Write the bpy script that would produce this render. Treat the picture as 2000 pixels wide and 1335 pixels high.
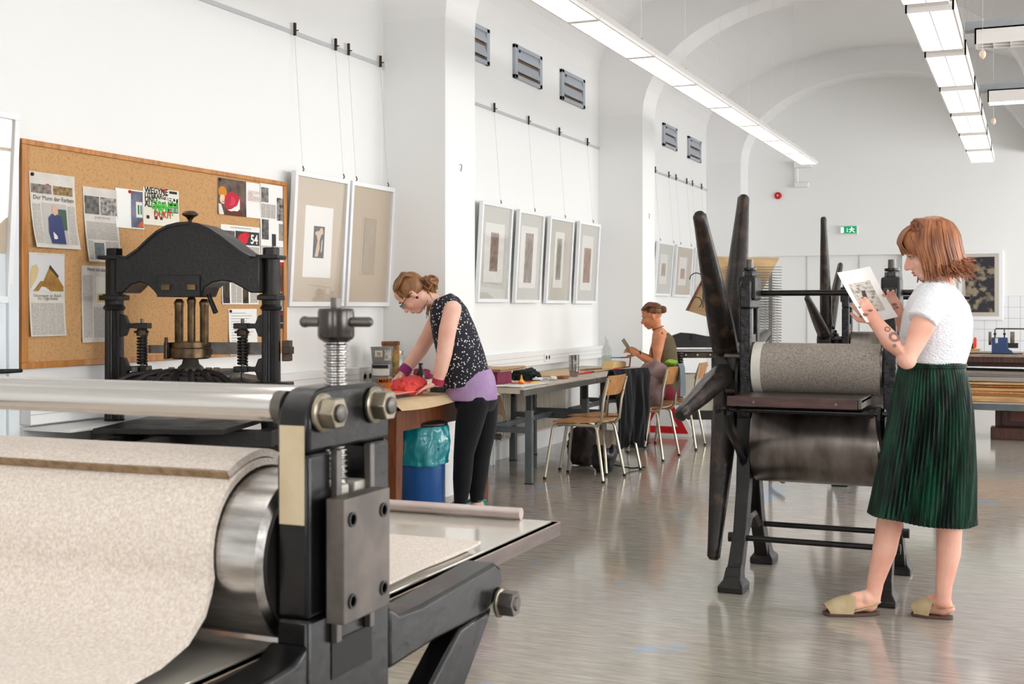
import bpy, bmesh, math, random
from mathutils import Vector, Matrix, noise
from math import sin, cos, pi, sqrt, atan2, radians
random.seed(7)
SC = bpy.context.scene
COL = SC.collection
for _o in list(bpy.data.objects):
    bpy.data.objects.remove(_o)

# ------------------------------------------------------------------ camera
TH = math.atan(1018 / 2400.0)          # the view turns 23 degrees left of the room's long axis
CT, ST = cos(TH), sin(TH)
cd = bpy.data.cameras.new('camera')
cam = bpy.data.objects.new('camera', cd)
COL.objects.link(cam)
cam.location = (0, 0, 1.35)
cam.rotation_euler = (pi / 2, 0, TH)
cd.sensor_width = 36
cd.lens = 36 * 2400 / 2000.0
cd.shift_y = -(667.5 - 598) / 2000.0
cd.clip_start = .05
cd.dof.use_dof = True
cd.dof.focus_distance = 7.0
cd.dof.aperture_fstop = 9.0
SC.camera = cam
# ------------------------------------------------------------------ daylight and exposure
vs = SC.view_settings
vs.view_transform = 'Standard'
vs.look = 'None'
vs.gamma = 1
vs.use_curve_mapping = False
vs.exposure = 0.25
WORLD_STRENGTH = 9.6
w = bpy.data.worlds.new('world')
SC.world = w
w.use_nodes = True
bg = w.node_tree.nodes['Background']
bg.inputs['Color'].default_value = (.975, .985, 1, 1)
bg.inputs['Strength'].default_value = WORLD_STRENGTH
LAMP = 5.0                              # strength of the fluorescent tubes
WIN_R = [(-.2, 2.7), (4.1, 7.3), (8.7, 12.1), (13.4, 17.2)]      # window openings in the right wall (y range)
WIN_REAR_ADDED = [(-2.6, -1.2), (1.2, 2.6)]  # unseen openings behind the camera, added to brighten the foreground felt
XWR, YREAR, YB = 5.4, -4.5, 17.85
WZ = (.95, 3.25)
def portal(loc, rot, sx, sy):
    l = bpy.data.lights.new('window_portal', 'AREA')
    l.shape = 'RECTANGLE'; l.size = sx; l.size_y = sy; l.cycles.is_portal = True
    o = bpy.data.objects.new('window_portal', l); COL.objects.link(o)
    o.location = loc; o.rotation_euler = rot
for a, b in WIN_R:
    portal((XWR + .16, (a + b) / 2, sum(WZ) / 2), (0, pi / 2, 0), WZ[1] - WZ[0], b - a)
for a, b in WIN_REAR_ADDED:
    portal(((a + b) / 2, YREAR - .16, sum(WZ) / 2), (pi / 2, 0, 0), b - a, WZ[1] - WZ[0])

# ------------------------------------------------------------------ materials
MATS = {}
def nt(name):
    m = bpy.data.materials.new(name); m.use_nodes = True
    t = m.node_tree; return m, t, t.nodes['Principled BSDF']
def lin(c):
    return tuple(((v / 255.) / 12.92 if v <= 10 else (((v / 255.) + .055) / 1.055) ** 2.4) for v in c)
def M(name, col, rough=.5, metal=0., col2=None, vscale=6., bump=0., bscale=60., spec=.5, sheen=0., coat=0., st=None, contrast=(.35, .65), emit=None, es=0., rvar=0., trans=0., ior=1.45, detail=4., alpha=1.):
    if name in MATS: return MATS[name]
    m, t, b = nt(name); N = t.nodes; L = t.links
    c = lin(col) + (1,)
    b.inputs['Base Color'].default_value = c
    b.inputs['Roughness'].default_value = rough
    b.inputs['Metallic'].default_value = metal
    b.inputs['Specular IOR Level'].default_value = spec
    b.inputs['Sheen Weight'].default_value = sheen
    b.inputs['Coat Weight'].default_value = coat
    b.inputs['Transmission Weight'].default_value = trans
    b.inputs['IOR'].default_value = ior
    b.inputs['Alpha'].default_value = alpha
    if emit:
        b.inputs['Emission Color'].default_value = lin(emit) + (1,); b.inputs['Emission Strength'].default_value = es
    if col2 or bump or rvar:
        tc = N.new('ShaderNodeTexCoord'); mp = N.new('ShaderNodeMapping')
        L.new(tc.outputs['Object'], mp.inputs['Vector'])
        if st: mp.inputs['Scale'].default_value = st
    if col2 or rvar:
        n = N.new('ShaderNodeTexNoise'); n.inputs['Scale'].default_value = vscale; n.inputs['Detail'].default_value = detail
        L.new(mp.outputs['Vector'], n.inputs['Vector'])
        r = N.new('ShaderNodeMapRange'); r.inputs['From Min'].default_value = contrast[0]; r.inputs['From Max'].default_value = contrast[1]
        L.new(n.outputs['Fac'], r.inputs['Value'])
        if col2:
            x = N.new('ShaderNodeMix'); x.data_type = 'RGBA'
            x.inputs['A'].default_value = c; x.inputs['B'].default_value = lin(col2) + (1,)
            L.new(r.outputs['Result'], x.inputs['Factor']); L.new(x.outputs['Result'], b.inputs['Base Color'])
        if rvar:
            q = N.new('ShaderNodeMapRange'); q.inputs['To Min'].default_value = rough - rvar; q.inputs['To Max'].default_value = rough + rvar
            L.new(r.outputs['Result'], q.inputs['Value']); L.new(q.outputs['Result'], b.inputs['Roughness'])
    if bump:
        n2 = N.new('ShaderNodeTexNoise'); n2.inputs['Scale'].default_value = bscale; n2.inputs['Detail'].default_value = 3
        L.new(mp.outputs['Vector'], n2.inputs['Vector'])
        bp = N.new('ShaderNodeBump'); bp.inputs['Strength'].default_value = bump; bp.inputs['Distance'].default_value = .01
        L.new(n2.outputs['Fac'], bp.inputs['Height']); L.new(bp.outputs['Normal'], b.inputs['Normal'])
    MATS[name] = m
    return m
WALL = M('wall_paint', (240, 240, 238), .75, bump=.02, bscale=9)
CEIL = M('vault_paint', (243, 242, 241), .8)
WHITE = M('white_enamel', (236, 236, 234), .4)
WHITEF = M('white_frame', (238, 239, 240), .45)
IRON = M('cast_iron', (17, 15, 15), .42, .0, (30, 26, 24), 7, .18, 55, rvar=.08, spec=.45)
IRONR = M('rough_cast_iron', (26, 26, 28), .34, .5, (54, 53, 54), 30, .5, 45)
IRONB = M('black_enamelled_iron', (9, 9, 10), .27, 0., (16, 16, 17), 9, .1, 40, spec=.45)
SPOKE = M('worn_dark_wood_spoke', (32, 27, 25), .36, .1, (92, 68, 52), 11, .3, 45, contrast=(.53, .78), detail=8)
STEEL = M('polished_steel', (196, 194, 192), .22, 1., (150, 146, 142), 8, .04, 90, st=(1, 6, 6))
STEELD = M('dull_steel', (112, 108, 104), .42, .8, (86, 80, 76), 9, .1, 50)
STEELB = M('burnished_drum_steel', (152, 144, 140), .33, .9, (112, 103, 98), 5, 0, 70, st=(3, 1, 1))
ZINC = M('zinc_bolt', (156, 148, 130), .32, .9, (112, 105, 92), 12)
CHROME = M('chrome_tube', (190, 180, 158), .28, .9)
BRASS = M('aged_brass', (118, 96, 68), .36, .85, (72, 58, 44), 16)
BRASSD = M('dark_bronze', (84, 70, 56), .42, .8, (52, 44, 38), 14)
TAPE = M('cream_tape', (196, 180, 150), .7, col2=(168, 146, 108), vscale=9)
FELT = M('beige_felt', (232, 224, 214), .95, col2=(196, 180, 166), vscale=170, bump=.3, bscale=260, sheen=.2, contrast=(.25, .75), spec=.1)
FELTE = M('felt_cut_edge', (150, 126, 96), .95, col2=(120, 98, 72), vscale=60)
FELTG = M('grey_felt', (176, 168, 160), .95, col2=(130, 118, 108), vscale=120, bump=.2, bscale=220, contrast=(.3, .75), spec=.1)
FELTW = M('white_felt', (222, 219, 210), .9, bump=.2, bscale=120)
WOODO = M('orange_wood', (196, 134, 68), .45, col2=(168, 106, 48), vscale=6, st=(6, 6, .6))
WOODC = M('chair_plywood', (196, 142, 82), .4, col2=(160, 104, 54), vscale=9, st=(.8, 9, 1.2), coat=.1, bump=.03)
WOODT = M('old_table_wood', (128, 68, 32), .38, col2=(78, 38, 18), vscale=7, st=(8, 8, .8), bump=.1, contrast=(.3, .75))
WOODD = M('dark_cabinet_wood', (84, 44, 30), .42, col2=(52, 28, 20), vscale=8, st=(6, 6, .8), bump=.06)
WOODP = M('pale_board_wood', (206, 164, 112), .6, col2=(172, 128, 80), vscale=5, st=(1, 6, 9), bump=.08)
WOODL = M('light_plywood', (204, 172, 126), .6, col2=(182, 148, 104), vscale=4, st=(1, 5, 5))
LINO = M('table_linoleum', (196, 184, 168), .45, col2=(172, 160, 144), vscale=8)
GREYP = M('grey_painted_steel', (96, 102, 104), .42, .2, (82, 87, 88), 8)
DARKP = M('dark_painted_steel', (46, 47, 49), .45, .2)
KRAFT = M('kraft_paper', (212, 188, 152), .8, col2=(196, 170, 132), vscale=7)
PAPER = M('white_paper', (238, 237, 233), .8)
NEWS = M('newsprint', (218, 212, 203), .85, col2=(206, 199, 190), vscale=14)
BLACKC = M('black_cloth', (17, 17, 19), .9, bump=.25, bscale=160, sheen=.15, spec=.2)
BLACKP = M('black_plastic', (18, 18, 19), .4)
RED = M('signal_red', (196, 26, 34), .4)
RUBBER = M('rubber', (30, 29, 28), .7)
def glassmat(name, col=(1, 1, 1), rough=.02, fac=.12):
    m = bpy.data.materials.new(name); m.use_nodes = True; t = m.node_tree; t.nodes.clear()
    o = t.nodes.new('ShaderNodeOutputMaterial'); a = t.nodes.new('ShaderNodeBsdfTransparent'); g = t.nodes.new('ShaderNodeBsdfGlossy'); x = t.nodes.new('ShaderNodeMixShader'); lw = t.nodes.new('ShaderNodeLayerWeight'); pw = t.nodes.new('ShaderNodeMath'); pw.operation = 'POWER'; pw.inputs[1].default_value = 4; f = t.nodes.new('ShaderNodeMath'); f.operation = 'MULTIPLY_ADD'; f.inputs[1].default_value = .8; f.inputs[2].default_value = .04
    t.links.new(lw.outputs['Facing'], pw.inputs[0]); t.links.new(pw.outputs[0], f.inputs[0])
    a.inputs['Color'].default_value = tuple(col) + (1,); g.inputs['Roughness'].default_value = rough
    t.links.new(f.outputs[0], x.inputs[0]); t.links.new(a.outputs[0], x.inputs[1]); t.links.new(g.outputs[0], x.inputs[2]); t.links.new(x.outputs[0], o.inputs[0])
    return m
GLASS = glassmat('picture_glass')
CLEAR = M('clear_bottle_glass', (235, 240, 236), .03, trans=1., ior=1.4)
LIT = M('lit_tube_diffuser', (255, 255, 255), .5, emit=(255, 252, 246), es=LAMP)
TEXTM = M('printed_ink', (58, 54, 52), .9)
def textlines(name, dark=(120, 114, 108), light=(214, 208, 199), scale=90):
    m, t, b = nt(name); N = t.nodes; L = t.links
    tc = N.new('ShaderNodeTexCoord'); wv = N.new('ShaderNodeTexWave'); wv.bands_direction = 'Z'; wv.inputs['Scale'].default_value = scale; wv.inputs['Distortion'].default_value = 0
    ns = N.new('ShaderNodeTexNoise'); ns.inputs['Scale'].default_value = 160
    L.new(tc.outputs['Object'], wv.inputs['Vector']); L.new(tc.outputs['Object'], ns.inputs['Vector'])
    mu = N.new('ShaderNodeMath'); mu.operation = 'MULTIPLY'; L.new(wv.outputs['Fac'], mu.inputs[0]); L.new(ns.outputs['Fac'], mu.inputs[1])
    r = N.new('ShaderNodeMapRange'); r.inputs['From Min'].default_value = .1; r.inputs['From Max'].default_value = .5; L.new(mu.outputs[0], r.inputs[0])
    x = N.new('ShaderNodeMix'); x.data_type = 'RGBA'; x.inputs['A'].default_value = lin(light) + (1,); x.inputs['B'].default_value = lin(dark) + (1,)
    L.new(r.outputs[0], x.inputs['Factor']); L.new(x.outputs['Result'], b.inputs['Base Color']); b.inputs['Roughness'].default_value = .9
    return m
TXT = textlines('newspaper_columns')

# ------------------------------------------------------------------ mesh builder
def frame_of(d):
    d = Vector(d).normalized()
    u = Vector((0, 0, 1)) if abs(d.z) < .9 else Vector((0, 1, 0))
    a = d.cross(u).normalized(); b = a.cross(d).normalized()
    return d, a, b
class MB:
    def __init__(s): s.v = []; s.f = []
    def add(s, v, f):
        k = len(s.v); s.v += [tuple(p) for p in v]; s.f += [tuple(i + k for i in q) for q in f]; return s
    def box(s, x0, x1, y0, y1, z0, z1):
        if x0 > x1: x0, x1 = x1, x0
        if y0 > y1: y0, y1 = y1, y0
        if z0 > z1: z0, z1 = z1, z0
        return s.add([(x, y, z) for z in (z0, z1) for y in (y0, y1) for x in (x0, x1)],
                     [(0, 2, 3, 1), (4, 5, 7, 6), (0, 1, 5, 4), (2, 6, 7, 3), (0, 4, 6, 2), (1, 3, 7, 5)])
    def boxr(s, c, sz, mat):      # box of size sz turned by a 3x3 matrix
        h = Vector(sz) / 2; c = Vector(c)
        b = MB().box(-h.x, h.x, -h.y, h.y, -h.z, h.z)
        return s.add([c + mat @ Vector(p) for p in b.v], b.f)
    def bar(s, p0, p1, wd, ht, up=(0, 0, 1)):   # rectangular bar between two points
        p0 = Vector(p0); p1 = Vector(p1); d = (p1 - p0); l = d.length; d.normalize()
        a = d.cross(Vector(up)).normalized(); b = a.cross(d)
        m = Matrix((d, a, b)).transposed()
        return s.boxr((p0 + p1) / 2, (l, wd, ht), m)
    def cyl(s, p0, p1, r0, r1=None, n=16, cap=True, rot=0.):
        return s.tube([p0, p1], [r0, r0 if r1 is None else r1], n, cap=cap, rot=rot)
    def hexa(s, p0, p1, r): return s.tube([p0, p1], [r, r], 6)
    def tube(s, pts, rad, n=10, cap=True, flat=1., ref=None, closed=False, rot=0.):
        pts = [Vector(p) for p in pts]; m = len(pts)
        if not hasattr(rad, '__len__'): rad = [rad] * m
        vs = []; pa = None
        for i, p in enumerate(pts):
            if closed: d = pts[(i + 1) % m] - pts[i - 1]
            else: d = pts[min(i + 1, m - 1)] - pts[max(i - 1, 0)]
            if d.length < 1e-9: d = Vector((0, 0, 1))
            d.normalize()
            if pa is None:
                a = Vector(ref) if ref else frame_of(d)[1]
            else: a = pa
            a = (a - d * a.dot(d))
            if a.length < 1e-6: a = frame_of(d)[1]
            a.normalize(); b = d.cross(a); pa = a
            r = rad[i]; rx, ry = (r if hasattr(r, '__len__') else (r, r * flat))
            for k in range(n):
                t = 2 * pi * k / n + rot
                vs.append(p + a * (rx * cos(t)) + b * (ry * sin(t)))
        fs = []
        for i in range(m if closed else m - 1):
            j = (i + 1) % m
            for k in range(n):
                l = (k + 1) % n
                fs.append((i * n + k, i * n + l, j * n + l, j * n + k))
        if cap and not closed:
            fs.append(tuple(range(n - 1, -1, -1))); fs.append(tuple(range((m - 1) * n, m * n)))
        return s.add(vs, fs)
    def lathe(s, prof, c=(0, 0, 0), ax=(0, 0, 1), n=24, flut=None):
        d, a, b = frame_of(ax); c = Vector(c); vs = []; fs = []; m = len(prof)
        for (r, z) in prof:
            for k in range(n):
                t = 2 * pi * k / n; q = r
                if flut and flut[0] <= z <= flut[1]: q = r * (1 - flut[2] * (k % 2))
                vs.append(c + d * z + (a * cos(t) + b * sin(t)) * q)
        for i in range(m - 1):
            for k in range(n):
                l = (k + 1) % n
                fs.append((i * n + k, i * n + l, (i + 1) * n + l, (i + 1) * n + k))
        if prof[0][0] > 1e-5: fs.append(tuple(range(n - 1, -1, -1)))
        if prof[-1][0] > 1e-5: fs.append(tuple(range((m - 1) * n, m * n)))
        return s.add(vs, fs)
    def prism(s, poly, ax, a, b):  # 2-D polygon extruded along an axis: 'x' takes (y,z), 'y' takes (x,z), 'z' takes (x,y)
        def p3(p, h): return (h, p[0], p[1]) if ax == 'x' else ((p[0], h, p[1]) if ax == 'y' else (p[0], p[1], h))
        n = len(poly); vs = [p3(p, a) for p in poly] + [p3(p, b) for p in poly]
        fs = [tuple(range(n)), tuple(range(2 * n - 1, n - 1, -1))] + [(i, (i + 1) % n + 0, (i + 1) % n + n, i + n) for i in range(n)]
        return s.add(vs, fs)
    def strip(s, inner, outer, ax, a, b):  # a band between two equal polylines, extruded
        for i in range(len(inner) - 1):
            s.prism([inner[i], inner[i + 1], outer[i + 1], outer[i]], ax, a, b)
        return s
    def sphere(s, c, r, n=14, m=9, fn=None):
        c = Vector(c); r = Vector(r) if hasattr(r, '__len__') else Vector((r, r, r)); vs = [c + Vector((0, 0, -r.z))]
        for j in range(1, m):
            p = -pi / 2 + pi * j / m
            for k in range(n):
                t = 2 * pi * k / n
                vs.append(c + Vector((r.x * cos(p) * cos(t), r.y * cos(p) * sin(t), r.z * sin(p))))
        vs.append(c + Vector((0, 0, r.z))); fs = []
        for k in range(n):
            fs.append((0, 1 + (k + 1) % n, 1 + k)); fs.append((len(vs) - 1, 1 + (m - 2) * n + k, 1 + (m - 2) * n + (k + 1) % n))
        for j in range(m - 2):
            for k in range(n):
                l = (k + 1) % n; fs.append((1 + j * n + k, 1 + j * n + l, 1 + (j + 1) * n + l, 1 + (j + 1) * n + k))
        if fn: vs = [fn(Vector(v), c) for v in vs]
        return s.add(vs, fs)
    def sheet(s, fn, nu, nv, th=0.):   # fn(u,v)->point; a sheet with thickness th along its normal
        P = [[Vector(fn(i / nu, j / nv)) for j in range(nv + 1)] for i in range(nu + 1)]
        idx = lambda i, j: i * (nv + 1) + j
        vs = [P[i][j] for i in range(nu + 1) for j in range(nv + 1)]
        fs = [(idx(i, j), idx(i + 1, j), idx(i + 1, j + 1), idx(i, j + 1)) for i in range(nu) for j in range(nv)]
        if th:
            q = []
            for i in range(nu + 1):
                for j in range(nv + 1):
                    du = P[min(i + 1, nu)][j] - P[max(i - 1, 0)][j]; dv = P[i][min(j + 1, nv)] - P[i][max(j - 1, 0)]
                    n = du.cross(dv); n = n.normalized() if n.length > 1e-12 else Vector((0, 0, 1))
                    q.append(P[i][j] - n * th)
            k = len(vs); vs = vs + q
            fs += [tuple(x + k for x in reversed(f)) for f in fs[:]]
            ring = [idx(i, 0) for i in range(nu + 1)] + [idx(nu, j) for j in range(1, nv + 1)] + [idx(i, nv) for i in range(nu - 1, -1, -1)] + [idx(0, j) for j in range(nv - 1, 0, -1)]
            for a in range(len(ring)):
                b = (a + 1) % len(ring); fs.append((ring[b], ring[a], ring[a] + k, ring[b] + k))
        return s.add(vs, fs)
    def move(s, off=(0, 0, 0), rz=0., sc=1.):
        c, q = cos(rz), sin(rz)
        s.v = [((x * c - y * q) * sc + off[0], (x * q + y * c) * sc + off[1], z * sc + off[2]) for x, y, z in s.v]; return s
    def build(s, name, mat, parent=None, smooth=40, bevel=0., W=True, rec=True):
        o = Vector((0, 0, 0))
        if parent is not None and W:
            p = parent
            while p is not None: o += p.location; p = p.parent
        me = bpy.data.meshes.new(name)
        me.from_pydata([(x - o.x, y - o.y, z - o.z) for x, y, z in s.v], [], s.f)
        if rec:
            bm = bmesh.new(); bm.from_mesh(me); bmesh.ops.recalc_face_normals(bm, faces=bm.faces); bm.to_mesh(me); bm.free()
        me.materials.append(mat)
        if smooth:
            me.polygons.foreach_set('use_smooth', [True] * len(me.polygons)); me.set_sharp_from_angle(angle=radians(smooth))
        ob = bpy.data.objects.new(name, me); COL.objects.link(ob); ob.parent = parent
        if bevel:
            b = ob.modifiers.new('bevel', 'BEVEL'); b.width = bevel; b.segments = 2; b.limit_method = 'ANGLE'; b.angle_limit = radians(40); b.harden_normals = False
        return ob
def tag(o, label=None, cat=None, group=None, kind=None):
    if label: o['label'] = label
    if cat: o['category'] = cat
    if group: o['group'] = group
    if kind: o['kind'] = kind
    return o
def thing(name, label, cat, loc=(0, 0, 0), rz=0., group=None):
    o = bpy.data.objects.new(name, None); COL.objects.link(o); o.location = loc; o.rotation_euler = (0, 0, rz); o.empty_display_size = .1
    return tag(o, label, cat, group)
def single(mb, name, mat, label, cat, group=None, loc=None, **k):   # a thing that is one mesh, its origin at its base
    xs = [v[0] for v in mb.v]; ys = [v[1] for v in mb.v]; zs = [v[2] for v in mb.v]
    c = Vector(loc) if loc else Vector(((min(xs) + max(xs)) / 2, (min(ys) + max(ys)) / 2, min(zs)))
    mb.v = [(x - c.x, y - c.y, z - c.z) for x, y, z in mb.v]
    o = mb.build(name, mat, **k); o.location = c
    return tag(o, label, cat, group)
def copy_tree(o, loc=None, rz=None, label=None, parent=None):
    c = o.copy(); COL.objects.link(c); c.parent = parent
    if loc is not None: c.location = loc
    if rz is not None: c.rotation_euler = (0, 0, rz)
    if label: c['label'] = label
    for ch in [x for x in bpy.data.objects if x.parent == o]: copy_tree(ch, parent=c)
    return c
def struct(mb, name, mat, parent=None, **k):
    o = mb.build(name, mat, parent, **k)
    if parent is None: o['kind'] = 'structure'
    return o
def text_mesh(txt, size, ori, right, up, name, mat, parent, align='CENTER', bold=0.):
    cu = bpy.data.curves.new(name, 'FONT'); cu.body = txt; cu.size = size; cu.align_x = align; cu.offset = bold; cu.resolution_u = 2
    t = bpy.data.objects.new(name, cu); COL.objects.link(t)
    me = bpy.data.meshes.new_from_object(t.evaluated_get(bpy.context.evaluated_depsgraph_get())) if False else None
    dg = bpy.context.evaluated_depsgraph_get(); me = bpy.data.meshes.new_from_object(t.evaluated_get(dg)); bpy.data.objects.remove(t)
    R = Vector(right); U = Vector(up); O = Vector(ori); o = Vector((0, 0, 0)); p = parent
    while p is not None: o += p.location; p = p.parent
    for v in me.vertices: v.co = O + R * v.co.x + U * v.co.y - o
    me.name = name; me.materials.clear(); me.materials.append(mat)
    ob = bpy.data.objects.new(name, me); COL.objects.link(ob); ob.parent = parent
    return ob
def arc(cx, cz, r, a0, a1, n, rz=None):
    return [(cx + r * cos(radians(a0 + (a1 - a0) * i / n)), cz + (rz or r) * sin(radians(a0 + (a1 - a0) * i / n))) for i in range(n + 1)]
def nz(x, y=0., z=0.): return noise.noise(Vector((x, y, z)))
# ================================================================== the room
XR, XP = -4.33, -3.83
PIL = [(3.05, 3.5), (7.82, 8.32), (12.59, 13.05), (17.36, 17.85)]
def floor_mat():
    m, t, b = nt('streaked_linoleum_floor'); N = t.nodes; L = t.links
    tc = N.new('ShaderNodeTexCoord'); mp = N.new('ShaderNodeMapping'); mp.inputs['Scale'].default_value = (1.6, 12, 1); mp.inputs['Rotation'].default_value = (0, 0, -.1); L.new(tc.outputs['Object'], mp.inputs[0])
    n = N.new('ShaderNodeTexNoise'); n.inputs['Scale'].default_value = 3.5; n.inputs['Detail'].default_value = 9; n.inputs['Roughness'].default_value = .72; L.new(mp.outputs[0], n.inputs['Vector'])
    r = N.new('ShaderNodeValToRGB'); e = r.color_ramp.elements
    e[0].position = .32; e[0].color = lin((138, 131, 122)) + (1,); e[1].position = .68; e[1].color = lin((190, 182, 171)) + (1,)
    q = e.new(.5); q.color = lin((164, 156, 146)) + (1,)
    L.new(n.outputs['Fac'], r.inputs[0])
    big = N.new('ShaderNodeTexNoise'); big.inputs['Scale'].default_value = .8; L.new(tc.outputs['Object'], big.inputs['Vector'])
    x = N.new('ShaderNodeMix'); x.data_type = 'RGBA'; x.blend_type = 'MULTIPLY'; x.inputs['Factor'].default_value = .2
    L.new(r.outputs[0], x.inputs['A']); L.new(big.outputs['Color'], x.inputs['B'])
    # pale blue paint stains that lie on the floor here and there
    m2 = N.new('ShaderNodeMapping'); m2.inputs['Scale'].default_value = (2.2, 1.6, 1); m2.inputs['Location'].default_value = (3.35, 1.2, 0); L.new(tc.outputs['Object'], m2.inputs[0])
    s1 = N.new('ShaderNodeTexNoise'); s1.inputs['Scale'].default_value = .9; s1.inputs['Detail'].default_value = 5; L.new(m2.outputs[0], s1.inputs['Vector'])
    sr = N.new('ShaderNodeMapRange'); sr.inputs['From Min'].default_value = .655; sr.inputs['From Max'].default_value = .68; L.new(s1.outputs['Fac'], sr.inputs[0])
    # one larger stain behind the star wheel press
    m3 = N.new('ShaderNodeMapping'); m3.inputs['Location'].default_value = (1.78, -8.75, 0); L.new(tc.outputs['Object'], m3.inputs[0])
    m4 = N.new('ShaderNodeVectorMath'); m4.operation = 'MULTIPLY'; m4.inputs[1].default_value = (5.5, 1.05, 0); L.new(m3.outputs[0], m4.inputs[0])
    ln = N.new('ShaderNodeVectorMath'); ln.operation = 'LENGTH'; L.new(m4.outputs[0], ln.inputs[0])
    wn = N.new('ShaderNodeTexNoise'); wn.inputs['Scale'].default_value = 7; wn.inputs['Detail'].default_value = 5; L.new(tc.outputs['Object'], wn.inputs['Vector'])
    ad = N.new('ShaderNodeMath'); ad.operation = 'ADD'; L.new(ln.outputs['Value'], ad.inputs[0]); L.new(wn.outputs['Fac'], ad.inputs[1])
    sp = N.new('ShaderNodeMapRange'); sp.inputs['From Min'].default_value = 1.2; sp.inputs['From Max'].default_value = 1.1; L.new(ad.outputs[0], sp.inputs[0])
    fl = N.new('ShaderNodeTexNoise'); fl.inputs['Scale'].default_value = 26; fl.inputs['Detail'].default_value = 2; L.new(m2.outputs[0], fl.inputs['Vector'])
    fr_ = N.new('ShaderNodeMapRange'); fr_.inputs['From Min'].default_value = .75; fr_.inputs['From Max'].default_value = .78; L.new(fl.outputs['Fac'], fr_.inputs[0])
    mx1 = N.new('ShaderNodeMath'); mx1.operation = 'MAXIMUM'; L.new(sr.outputs[0], mx1.inputs[0]); L.new(sp.outputs[0], mx1.inputs[1])
    mx2 = N.new('ShaderNodeMath'); mx2.operation = 'MAXIMUM'; L.new(mx1.outputs[0], mx2.inputs[0]); L.new(fr_.outputs[0], mx2.inputs[1])
    f = N.new('ShaderNodeMath'); f.operation = 'MULTIPLY'; f.inputs[1].default_value = .6; L.new(mx2.outputs[0], f.inputs[0])
    y = N.new('ShaderNodeMix'); y.data_type = 'RGBA'; y.inputs['B'].default_value = lin((126, 152, 182)) + (1,)
    L.new(f.outputs[0], y.inputs['Factor']); L.new(x.outputs['Result'], y.inputs['A']); L.new(y.outputs['Result'], b.inputs['Base Color'])
    rr = N.new('ShaderNodeMapRange'); rr.inputs['To Min'].default_value = .05; rr.inputs['To Max'].default_value = .13; L.new(n.outputs['Fac'], rr.inputs[0]); L.new(rr.outputs[0], b.inputs['Roughness'])
    bp = N.new('ShaderNodeBump'); bp.inputs['Strength'].default_value = .05; bp.inputs['Distance'].default_value = .004; L.new(n.outputs['Fac'], bp.inputs['Height']); L.new(bp.outputs[0], b.inputs['Normal'])
    b.inputs['Specular IOR Level'].default_value = .55
    return m
struct(MB().box(XR - .3, XWR + .3, YREAR - .3, YB + .5, -.1, 0), 'floor', floor_mat(), smooth=0)
wl = struct(MB().box(XR - .3, XR, YREAR, YB + .3, 0, 4.3), 'wall_left', WALL, smooth=0)
for a, b in PIL: struct(MB().box(XR, XP, a, b, 0, 3.4), 'pilaster', WALL, wl, smooth=0)
# back wall: a shallow niche panel left, tiles low on the right
m = MB()
m.box(XR - .3, -3.78, YB, YB + .3, 0, 5.2).box(-3.78, -1.678, YB, YB + .3, 2.075, 5.2).box(-1.678, XWR + .3, YB, YB + .3, 0, 5.2).box(-3.78, -1.678, YB + .1, YB + .3, 0, 2.075)
wb = struct(m, 'wall_back', WALL, smooth=0)
m = MB().box(-2.268, -2.262, YB + .085, YB + .1, 0, 2.075).box(-3.0, -2.994, YB + .085, YB + .1, 0, 2.075)
struct(m, 'panel_seam', M('panel_seam_grey', (196, 196, 194), .7), wb, smooth=0)
TILE = M('white_glazed_tile', (236, 238, 240), .12, coat=.3)
GROUT = M('tile_grout', (168, 160, 152), .9)
struct(MB().box(-1.66, 1.64, YB - .006, YB, .69, 1.49), 'tile_grout', GROUT, wb, smooth=0)
t0 = None
for i in range(22):
    for j in range(6):
        x = -1.66 + .15 * i; z = 1.49 - .15 * (j + 1)
        if j == 5: z0, hh = .69, .05 - .003
        else: z0, hh = z, .147
        if j == 5: continue
        if t0 is None:
            t0 = MB().box(.0015, .1485, -.006, 0, .0015, .1485).build('tile', TILE, wb, smooth=0, W=False, bevel=.002); o = t0
        else: o = t0.copy(); COL.objects.link(o); o.parent = wb
        o.location = (x, YB - .006, z)
# right and rear wall with window openings, the rear ones added for light
def wall_open(name, rng, wins, fixed0, fixed1, axis):
    m = MB(); c = rng[0]
    def bx(a, b, z0, z1):
        if axis == 'y': m.box(fixed0, fixed1, a, b, z0, z1)
        else: m.box(a, b, fixed0, fixed1, z0, z1)
    for a, b in wins:
        bx(c, a, 0, 5.2); bx(a, b, 0, WZ[0]); bx(a, b, WZ[1], 5.2); c = b
    bx(c, rng[1], 0, 5.2)
    return struct(m, name, WALL, smooth=0)
wall_open('wall_right', (YREAR, YB), WIN_R, XWR, XWR + .3, 'y')
wall_open('wall_rear', (XR - .3, XWR + .3), WIN_REAR_ADDED, YREAR - .3, YREAR, 'x')
k = 0
for axis, wins, f in (('y', WIN_R, XWR + .12), ('x', WIN_REAR_ADDED, YREAR - .18)):
    for a, b in wins:
        k += 1; m = MB(); t = .05
        def bx(p, q, z0, z1):
            if axis == 'y': m.box(f, f + .06, p, q, z0, z1)
            else: m.box(p, q, f, f + .06, z0, z1)
        bx(a, b, WZ[0], WZ[0] + t); bx(a, b, WZ[1] - t, WZ[1]); bx(a, a + t, *WZ); bx(b - t, b, *WZ); bx((a + b) / 2 - .03, (a + b) / 2 + .03, *WZ); bx(a, b, 2.5, 2.55)
        struct(m, 'window_%d' % k, WHITE, smooth=0)
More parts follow.
